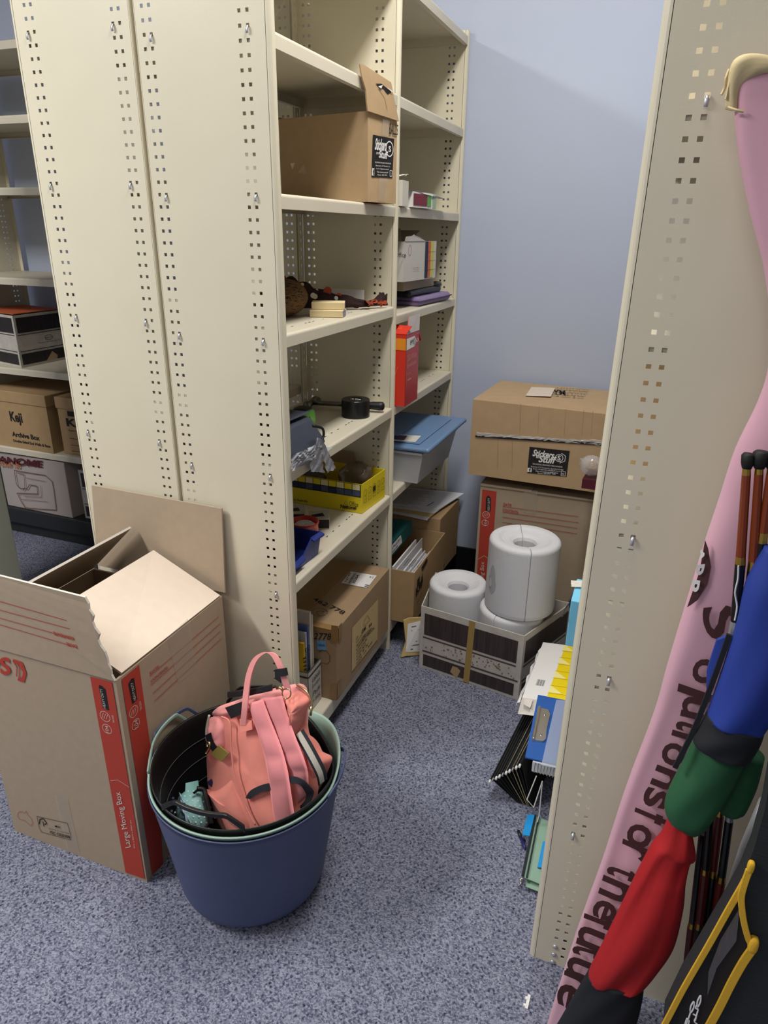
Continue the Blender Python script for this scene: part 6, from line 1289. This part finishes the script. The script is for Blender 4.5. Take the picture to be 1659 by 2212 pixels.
b.text('s', (0.8719,-0.413,0.6462), (0.8702,-0.4149,0.6087), (0.909,-0.4143,0.646), 0, .0012, .02)
b.build('lettering', [brnp], bn); b = MB()
b.text('f', (0.8621,-0.4151,0.604), (0.8611,-0.4163,0.5804), (0.9273,-0.417,0.5932), 0, .0012, .02)
b.text('o', (0.8582,-0.4169,0.5696), (0.8546,-0.4194,0.5206), (0.8968,-0.4183,0.5675), 0, .0012, .02)
b.text('r', (0.8518,-0.419,0.5296), (0.8517,-0.4206,0.4972), (0.8963,-0.4207,0.522), 0, .0012, .02)
b.build('lettering', [brnp], bn); b = MB()
b.text('t', (0.8368,-0.422,0.4707), (0.8346,-0.4232,0.4468), (0.8958,-0.4236,0.465), 0, .0012, .02)
b.text('h', (0.8314,-0.4235,0.4412), (0.8276,-0.4258,0.3969), (0.9008,-0.4253,0.4317), 0, .0012, .02)
b.text('e', (0.8272,-0.4262,0.3881), (0.8217,-0.4286,0.3427), (0.8661,-0.4278,0.3826), 0, .0012, .02)
b.build('lettering', [brnp], bn); b = MB()
b.text('f', (0.8112,-0.4283,0.3481), (0.81,-0.4298,0.3184), (0.8825,-0.4298,0.344), 0, .0012, .02)
b.text('u', (0.8071,-0.43,0.3148), (0.8039,-0.4326,0.2652), (0.8517,-0.4315,0.312), 0, .0012, .02)
b.text('t', (0.8013,-0.4325,0.2662), (0.8002,-0.4339,0.24), (0.8638,-0.4336,0.2699), 0, .0012, .02)
b.text('u', (0.7967,-0.4342,0.2336), (0.7942,-0.4369,0.182), (0.8425,-0.4356,0.2316), 0, .0012, .02)
b.text('r', (0.7931,-0.4364,0.1911), (0.793,-0.4383,0.1545), (0.8379,-0.4378,0.1888), 0, .0012, .02)
b.text('e', (0.7878,-0.4379,0.1617), (0.786,-0.4411,0.0997), (0.8317,-0.4395,0.1566), 0, .0012, .02)
b.build('lettering', [brnp], bn)

blu = M('blue_nylon', (36, 60, 150), .7, ns=8, na=.06, bump=.12, bs=14); grn = M('green_nylon', (38, 92, 58), .7, ns=8, na=.06, bump=.12, bs=14); rdn = M('red_nylon', (176, 28, 32), .7, ns=6, na=.06, bump=.14, bs=12); blk = M('black_nylon', (28, 30, 36), .8, bump=.1, bs=16)
rodb = M('brown_lacquer', (122, 52, 22), .3, ns=20, na=.1, nscale=(3, 3, .4)); rodk = M('black_lacquer', (22, 24, 24), .22); rods = M('rod_silver', (170, 172, 176), .35, metal=.6); rodm = M('maroon_lacquer', (84, 26, 20), .3)
def rod(parent, segs, name='rod'):
    """segs: list of (point, radius, material) along the rod"""
    t = parent
    first = None
    for (p, r, m), (q, r_, m_) in zip(segs, segs[1:]):
        pass
    pts = [V(s[0]) for s in segs]; mats = []; b = MB()
    for (p, r, m), (q, r2, _) in zip(segs, segs[1:]):
        if m not in mats: mats.append(m)
        b.tube([p, q], [r, r2], 10, mats.index(m))
    o = b.build(name, mats, t, smooth=False)
    return o
def tip(rodobj, pts, rs): MB().tube(pts, rs, 12).build('rubber_tip', M('black_rubber', (20, 20, 20), .6), rodobj, smooth=True)
# red roll, lowest
rd = thing('fabric_roll', 'red fabric roll with a black end leaning on the pink banner', 'fabric roll', (.85, -.46, 0))
b = MB(); sleeve(b, [((0.9079,-0.4582,0.636), (0.9444,-0.459,0.6202)), ((0.9047,-0.4594,0.6128), (0.9525,-0.4602,0.5957)), ((0.9006,-0.4603,0.5944), (0.9582,-0.4613,0.5736)), ((0.8916,-0.4615,0.5702), (0.9524,-0.4618,0.5637)), ((0.8783,-0.4648,0.5045), (0.9524,-0.4639,0.5215)), ((0.8641,-0.4686,0.4273), (0.9578,-0.4669,0.4626)), ((0.8484,-0.4727,0.3456), (0.9565,-0.4709,0.3818)), ((0.8346,-0.4763,0.2744), (0.9381,-0.4745,0.3105)), ((0.8325,-0.4774,0.2527), (0.9275,-0.476,0.2807))], .030, fold=.06, seed=5, k=7); b.build('fabric', rdn, rd, smooth=True)
b = MB(); sleeve(b, [((0.8317,-0.477,0.2592), (0.924,-0.4758,0.2834)), ((0.8211,-0.4793,0.2132), (0.9274,-0.478,0.2399)), ((0.8034,-0.4831,0.1377), (0.9261,-0.4813,0.174)), ((0.7867,-0.4864,0.0724), (0.9231,-0.4842,0.117))], .027, fold=.05, seed=6); b.build('black_end', blk, rd, smooth=True)
# green roll, middle
gr = thing('fabric_roll', 'green fabric roll between the red and the blue roll, dark lacquered rods below it', 'fabric roll', (.93, -.45, .3))
b = MB(); sleeve(b, [((0.9173,-0.4714,0.8111), (0.989,-0.472,0.8009)), ((0.9109,-0.4737,0.7656), (0.983,-0.4743,0.7543)), ((0.9004,-0.4761,0.7182), (0.9743,-0.4764,0.7128)), ((0.8955,-0.4779,0.6817), (0.9648,-0.4783,0.6732)), ((0.9017,-0.479,0.6591), (0.9583,-0.4794,0.6515)), ((0.9155,-0.4796,0.6481), (0.9483,-0.4801,0.637))], .030, fold=.05, seed=2, k=7); b.build('fabric', grn, gr, smooth=True)
b = MB(); sleeve(b, [((0.9798,-0.4415,0.7845), (1.0184,-0.4417,0.7766)), ((0.9785,-0.4431,0.7294), (1.0189,-0.4433,0.7223)), ((0.974,-0.4448,0.6747), (1.0129,-0.4448,0.6743)), ((0.9789,-0.4451,0.6619), (1.0069,-0.4451,0.665))], .022, fold=.05, seed=3); b.build('fabric', grn, gr, smooth=True)
R_ = .0062
rod(gr, [((0.9647,-0.445,0.6677), R_, rodk), ((0.9779,-0.4487,0.5445), R_, brass), ((0.9788,-0.4489,0.535), R_+.0008, rodm), ((0.9881,-0.4521,0.4313), R_, brass), ((0.9888,-0.4524,0.419), R_+.0008, rodk), ((1.0015,-0.4564,0.287), R_, rodk)])
rod(gr, [((0.9643,-0.4369,0.6024), R_, rodk), ((0.9803,-0.4425,0.416), R_, brass), ((0.9806,-0.4428,0.4054), R_+.0008, rodm), ((0.9872,-0.4454,0.3209), R_, brass), ((0.9872,-0.4456,0.3118), R_, rodk), ((0.992,-0.4476,0.2452), R_, rodk)])
rod(gr, [((0.9803,-0.4333,0.6579), R_, brass), ((0.9813,-0.4337,0.6445), R_+.0008, rodm), ((0.9916,-0.4369,0.5357), R_, brass), ((0.9932,-0.4373,0.5225), R_+.0008, rodk), ((1.0101,-0.4434,0.321), R_, rodk)])
rod(gr, [((0.9917,-0.4449,0.6702), R_, rods), ((0.9936,-0.4455,0.6491), R_, rodk), ((1.0027,-0.4488,0.5392), R_, brass), ((1.0034,-0.4492,0.5277), R_+.0008, rodm), ((1.0086,-0.4517,0.443), R_, rodm), ((1.0155,-0.4545,0.3502), R_, rodk)])
# blue roll, uppermost
bl_ = thing('fabric_roll', 'blue fabric roll with a black band and brown rods at the right edge', 'fabric roll', (1.0, -.47, .6))
b = MB(); sleeve(b, [((0.9465,-0.4795,1.1214), (0.9918,-0.4799,1.1137)), ((0.9347,-0.4818,1.0706), (0.9986,-0.4823,1.0604)), ((0.9342,-0.4844,1.013), (1.0032,-0.4849,1.0012)), ((0.9309,-0.487,0.9558), (1.0051,-0.4876,0.943)), ((0.9261,-0.4896,0.8971), (1.0039,-0.4901,0.8874)), ((0.9226,-0.4912,0.8626), (0.9966,-0.4915,0.8552))], .030, fold=.05, seed=8, k=7); b.build('fabric', blu, bl_, smooth=True)
b = MB(); sleeve(b, [((0.9226,-0.491,0.8657), (0.9971,-0.4914,0.8584)), ((0.9175,-0.4921,0.8425), (0.9958,-0.4924,0.835)), ((0.9115,-0.4931,0.8202), (0.9898,-0.4935,0.8113)), ((0.9174,-0.4934,0.814), (0.9851,-0.4938,0.8051))], .031, fold=.03, seed=1); b.build('black_band', blk, bl_, smooth=True)
b = MB(); b.slab([(0.916,-0.4832,0.9763), (0.9291,-0.4827,0.9864), (0.9274,-0.4882,0.9557), (0.9207,-0.4866,0.909), (0.9165,-0.4871,0.8989), (0.9124,-0.4837,0.9263)], V((0, .006, 0))); b.build('flap', blu, bl_, bevel=.002)
b = MB(); pth = smoothpath([(0.9288,-0.4894,0.9917), (0.9249,-0.4913,0.9495), (0.919,-0.4937,0.8963), (0.9106,-0.4965,0.8324), (0.897,-0.4996,0.7636)], 5); b.ribbon(pth, V((0.9365,-0.4896,0.8984))-V((0.9298,-0.4895,0.8996)), V((0, .004, 0))); b.build('edge_tape', blk, bl_)
r_ = .0060
def brownrod(a, b1, c, d, e):
    o = rod(bl_, [(a, r_*.9, brass), (b1, r_*1.1, rodb), (c, r_, brass), (d, r_*1.1, rodk), (e, r_, rodk)]); return o
o = rod(bl_, [((0.9086,-0.4652,1.2184), .0048, brass), ((0.9101,-0.4657,1.2077), .0054, rodb), ((0.9237,-0.4706,1.0989), .0062, brass), ((0.925,-0.471,1.0886), .0066, rodk), ((0.934,-0.4747,1.0061), .0060, rods), ((0.9345,-0.476,0.978), .0056, rods)])
tip(o, [(0.908,-0.4644,1.2356), (0.9079,-0.4645,1.2333), (0.9088,-0.465,1.2232), (0.909,-0.4653,1.216)], [.006, .0082, .0078, .0056])
o = rod(bl_, [((0.9224,-0.4651,1.2202), .0048, brass), ((0.9237,-0.4655,1.2107), .0054, rodb), ((0.9391,-0.4707,1.0951), .0062, brass), ((0.9407,-0.4714,1.081), .0066, rodk), ((0.9455,-0.4742,1.017), .0060, rodk)])
tip(o, [(0.9216,-0.4642,1.2403), (0.9216,-0.4643,1.2379), (0.9223,-0.4648,1.2261), (0.9228,-0.4652,1.2178)], [.007, .0098, .0092, .0060])
o = rod(bl_, [((0.9357,-0.4651,1.2207), .0048, brass), ((0.9368,-0.4654,1.2125), .0054, rodb), ((0.9427,-0.4689,1.1357), .0062, brass), ((0.9438,-0.4695,1.1219), .0066, rodk), ((0.9478,-0.4721,1.0637), .0060, rodk)])
tip(o, [(0.9348,-0.4643,1.2383), (0.9348,-0.4644,1.236), (0.9356,-0.4648,1.2266), (0.9359,-0.4651,1.2195)], [.006, .0085, .008, .0058])
# white ripple on the black lacquered lengths
ln_ = M('rod_white', (220, 220, 222), .4)
b = MB(); b.tube(smoothpath([(0.9224,-0.4776,1.0884), (0.9251,-0.4784,1.0704), (0.9254,-0.4793,1.0504), (0.9312,-0.4802,1.0312), (0.9321,-0.4811,1.0107)], 4), .0012, 5); b.tube(smoothpath([(0.9379,-0.478,1.0808), (0.9403,-0.4787,1.0654), (0.9405,-0.4795,1.0467), (0.9442,-0.4805,1.0237)], 4), .0012, 5); b.build('ripple_line', ln_, bl_)
# black bag with yellow binding
bg = thing('bag', 'black mesh bag with bright yellow binding in the lower right corner', 'bag', (1.1, -.5, 0))
meshm = M('black_mesh', (38, 41, 43), .75, ns=3, na=.03, bump=.6, bs=300, nscale=(.05, .05, 1)); lining = M('bag_lining', (32, 29, 30), .85); yel = M('yellow_tape', (226, 178, 48), .7, bump=.3, bs=700)
YG = -.58
b = MB(); out = [(1.42, YG, 0.004), (.985, YG, 0.004), (.965, YG, .16), (0.9471,-0.58,0.3543), (0.958,-0.58,0.4439), (0.9747,-0.58,0.5405), (0.9876,-0.58,0.6177), (0.9964,-0.58,0.6766), (1,-0.58,0.7289), (0.9997,-0.58,0.7979), (0.9958,-0.58,0.8501), (0.9971,-0.58,0.8903), (1.42, YG, .95)]
b.slab(out, V((0, .03, 0)), 0); b.build('body', meshm, bg, bevel=.004, seg=2)
b = MB(); b.slab([(0.9488,-0.581,0.3435), (0.9959,-0.581,0.667), (1.0075,-0.581,0.6174), (1.0255,-0.581,0.5655), (1.0066,-0.581,0.3781), (0.9828,-0.581,0.1425), (0.9228,-0.581,0.0998)], V((0, -.0015, 0))); b.build('pocket', lining, bg)
b = MB(); b.slab([(1.0019,-0.584,0.6273), (1.0089,-0.584,0.5647), (0.9949,-0.584,0.5016), (0.9932,-0.584,0.4401), (0.9863,-0.584,0.4871), (0.9899,-0.584,0.557)], V((0, -.001, 0))); b.build('window', M('pvc_window', (120, 116, 118), .08, alpha=.45, spec=.9), bg)
b = MB(); rr = random.Random(2)
b.add([(0.995,-0.5832,0.582), (0.9982,-0.5832,0.5873), (0.9988,-0.5832,0.5548), (0.9961,-0.5832,0.5497)], [(0, 1, 2, 3)]); b.add([(0.9917,-0.5832,0.5474), (0.9942,-0.5832,0.5535), (0.9946,-0.5832,0.5278), (0.9922,-0.5832,0.5207)], [(0, 1, 2, 3)]); b.add([(0.9994,-0.5832,0.5906), (1.0012,-0.5832,0.5934), (1.0017,-0.5832,0.5714), (1.0004,-0.5832,0.5688)], [(0, 1, 2, 3)])
b.build('red_card', M('red_print', (150, 56, 44), .6), bg)
def trim(path, w, name='binding'):
    P = [V(p) for p in smoothpath(path, 6)]; ws = []
    for i, p in enumerate(P):
        d = (P[min(i+1, len(P)-1)]-P[max(i-1, 0)]).normalized(); ws.append(d.cross(V((0, -1, 0)))*w)
    MB().ribbon(P, ws, V((0, -.004, 0))).build(name, yel, bg, bevel=.001)
trim([(0.9247,-0.583,0.1935), (0.9486,-0.583,0.3531), (0.961,-0.583,0.4415), (0.9772,-0.583,0.5398), (0.9889,-0.583,0.6156), (0.9981,-0.583,0.6728), (1.0003,-0.583,0.6969)], .0085)
trim([(0.9997,-0.584,0.6995), (0.9983,-0.586,0.6702), (0.9999,-0.586,0.6465), (1.0095,-0.586,0.6108), (1.0213,-0.585,0.5796), (1.0285,-0.584,0.5671)], .0085)
trim([(1.0308,-0.583,0.5614), (1.0247,-0.583,0.5316), (1.018,-0.583,0.4829), (1.0111,-0.583,0.4177), (0.997,-0.583,0.3112), (0.9845,-0.583,0.2214)], .0115)
b = MB(); b.grid(blob((1.0295,-0.586,0.5701), (.0065, .007, .014), sq=3), 16, 10, cu=True); b.build('binding_knot', yel, bg, smooth=True)
b = MB(); b.grid(blob((1.0009,-0.585,0.7044), (.0045, .005, .010), sq=3), 16, 10, cu=True); b.build('binding_knot', yel, bg, smooth=True)
lg = M('logo_white', (232, 232, 234), .6)
b = MB()
def loop(cx_, cy_, pts): b.tube([V(p) for p in smoothpath(pts, 5)], .0012, 6)
loop(0, 0, [(0.9842,-0.584,0.433), (0.9854,-0.584,0.4337), (0.9867,-0.584,0.4219), (0.9854,-0.584,0.4107), (0.9839,-0.584,0.4119), (0.9829,-0.584,0.4218), (0.9842,-0.584,0.433)])
loop(0, 0, [(0.9779,-0.584,0.4169), (0.9794,-0.584,0.4157), (0.9802,-0.584,0.4034), (0.9785,-0.584,0.3939), (0.9767,-0.584,0.3971), (0.9763,-0.584,0.4075), (0.9779,-0.584,0.4169)])
loop(0, 0, [(0.9828,-0.584,0.4113), (0.9831,-0.584,0.4051), (0.9864,-0.584,0.4049), (0.9866,-0.584,0.3922), (0.9868,-0.584,0.3795)])
loop(0, 0, [(0.9779,-0.584,0.3936), (0.9775,-0.584,0.3804), (0.9767,-0.584,0.3692), (0.9773,-0.584,0.3498)]); loop(0, 0, [(0.9754,-0.584,0.3771), (0.9753,-0.584,0.3618), (0.9793,-0.584,0.3619), (0.9791,-0.584,0.3749)]); loop(0, 0, [(0.9816,-0.584,0.3914), (0.9867,-0.584,0.388), (0.986,-0.584,0.3768), (0.9905,-0.584,0.373)])
b.build('logo', lg, bg)
# pale pole and a loose thread behind the bag
b = MB(); b.tube([(1.0434,-0.4049,0.6692), (1.0341,-0.4078,0.5715), (1.029,-0.4115,0.4481), (1.0237,-0.4169,0.2686)], .0085, 12)
tag(b.build('pole', M('grey_pole', (170, 172, 176), .4, metal=.3), smooth=True), 'thin pale grey pole slanting down behind the black bag', 'pole')
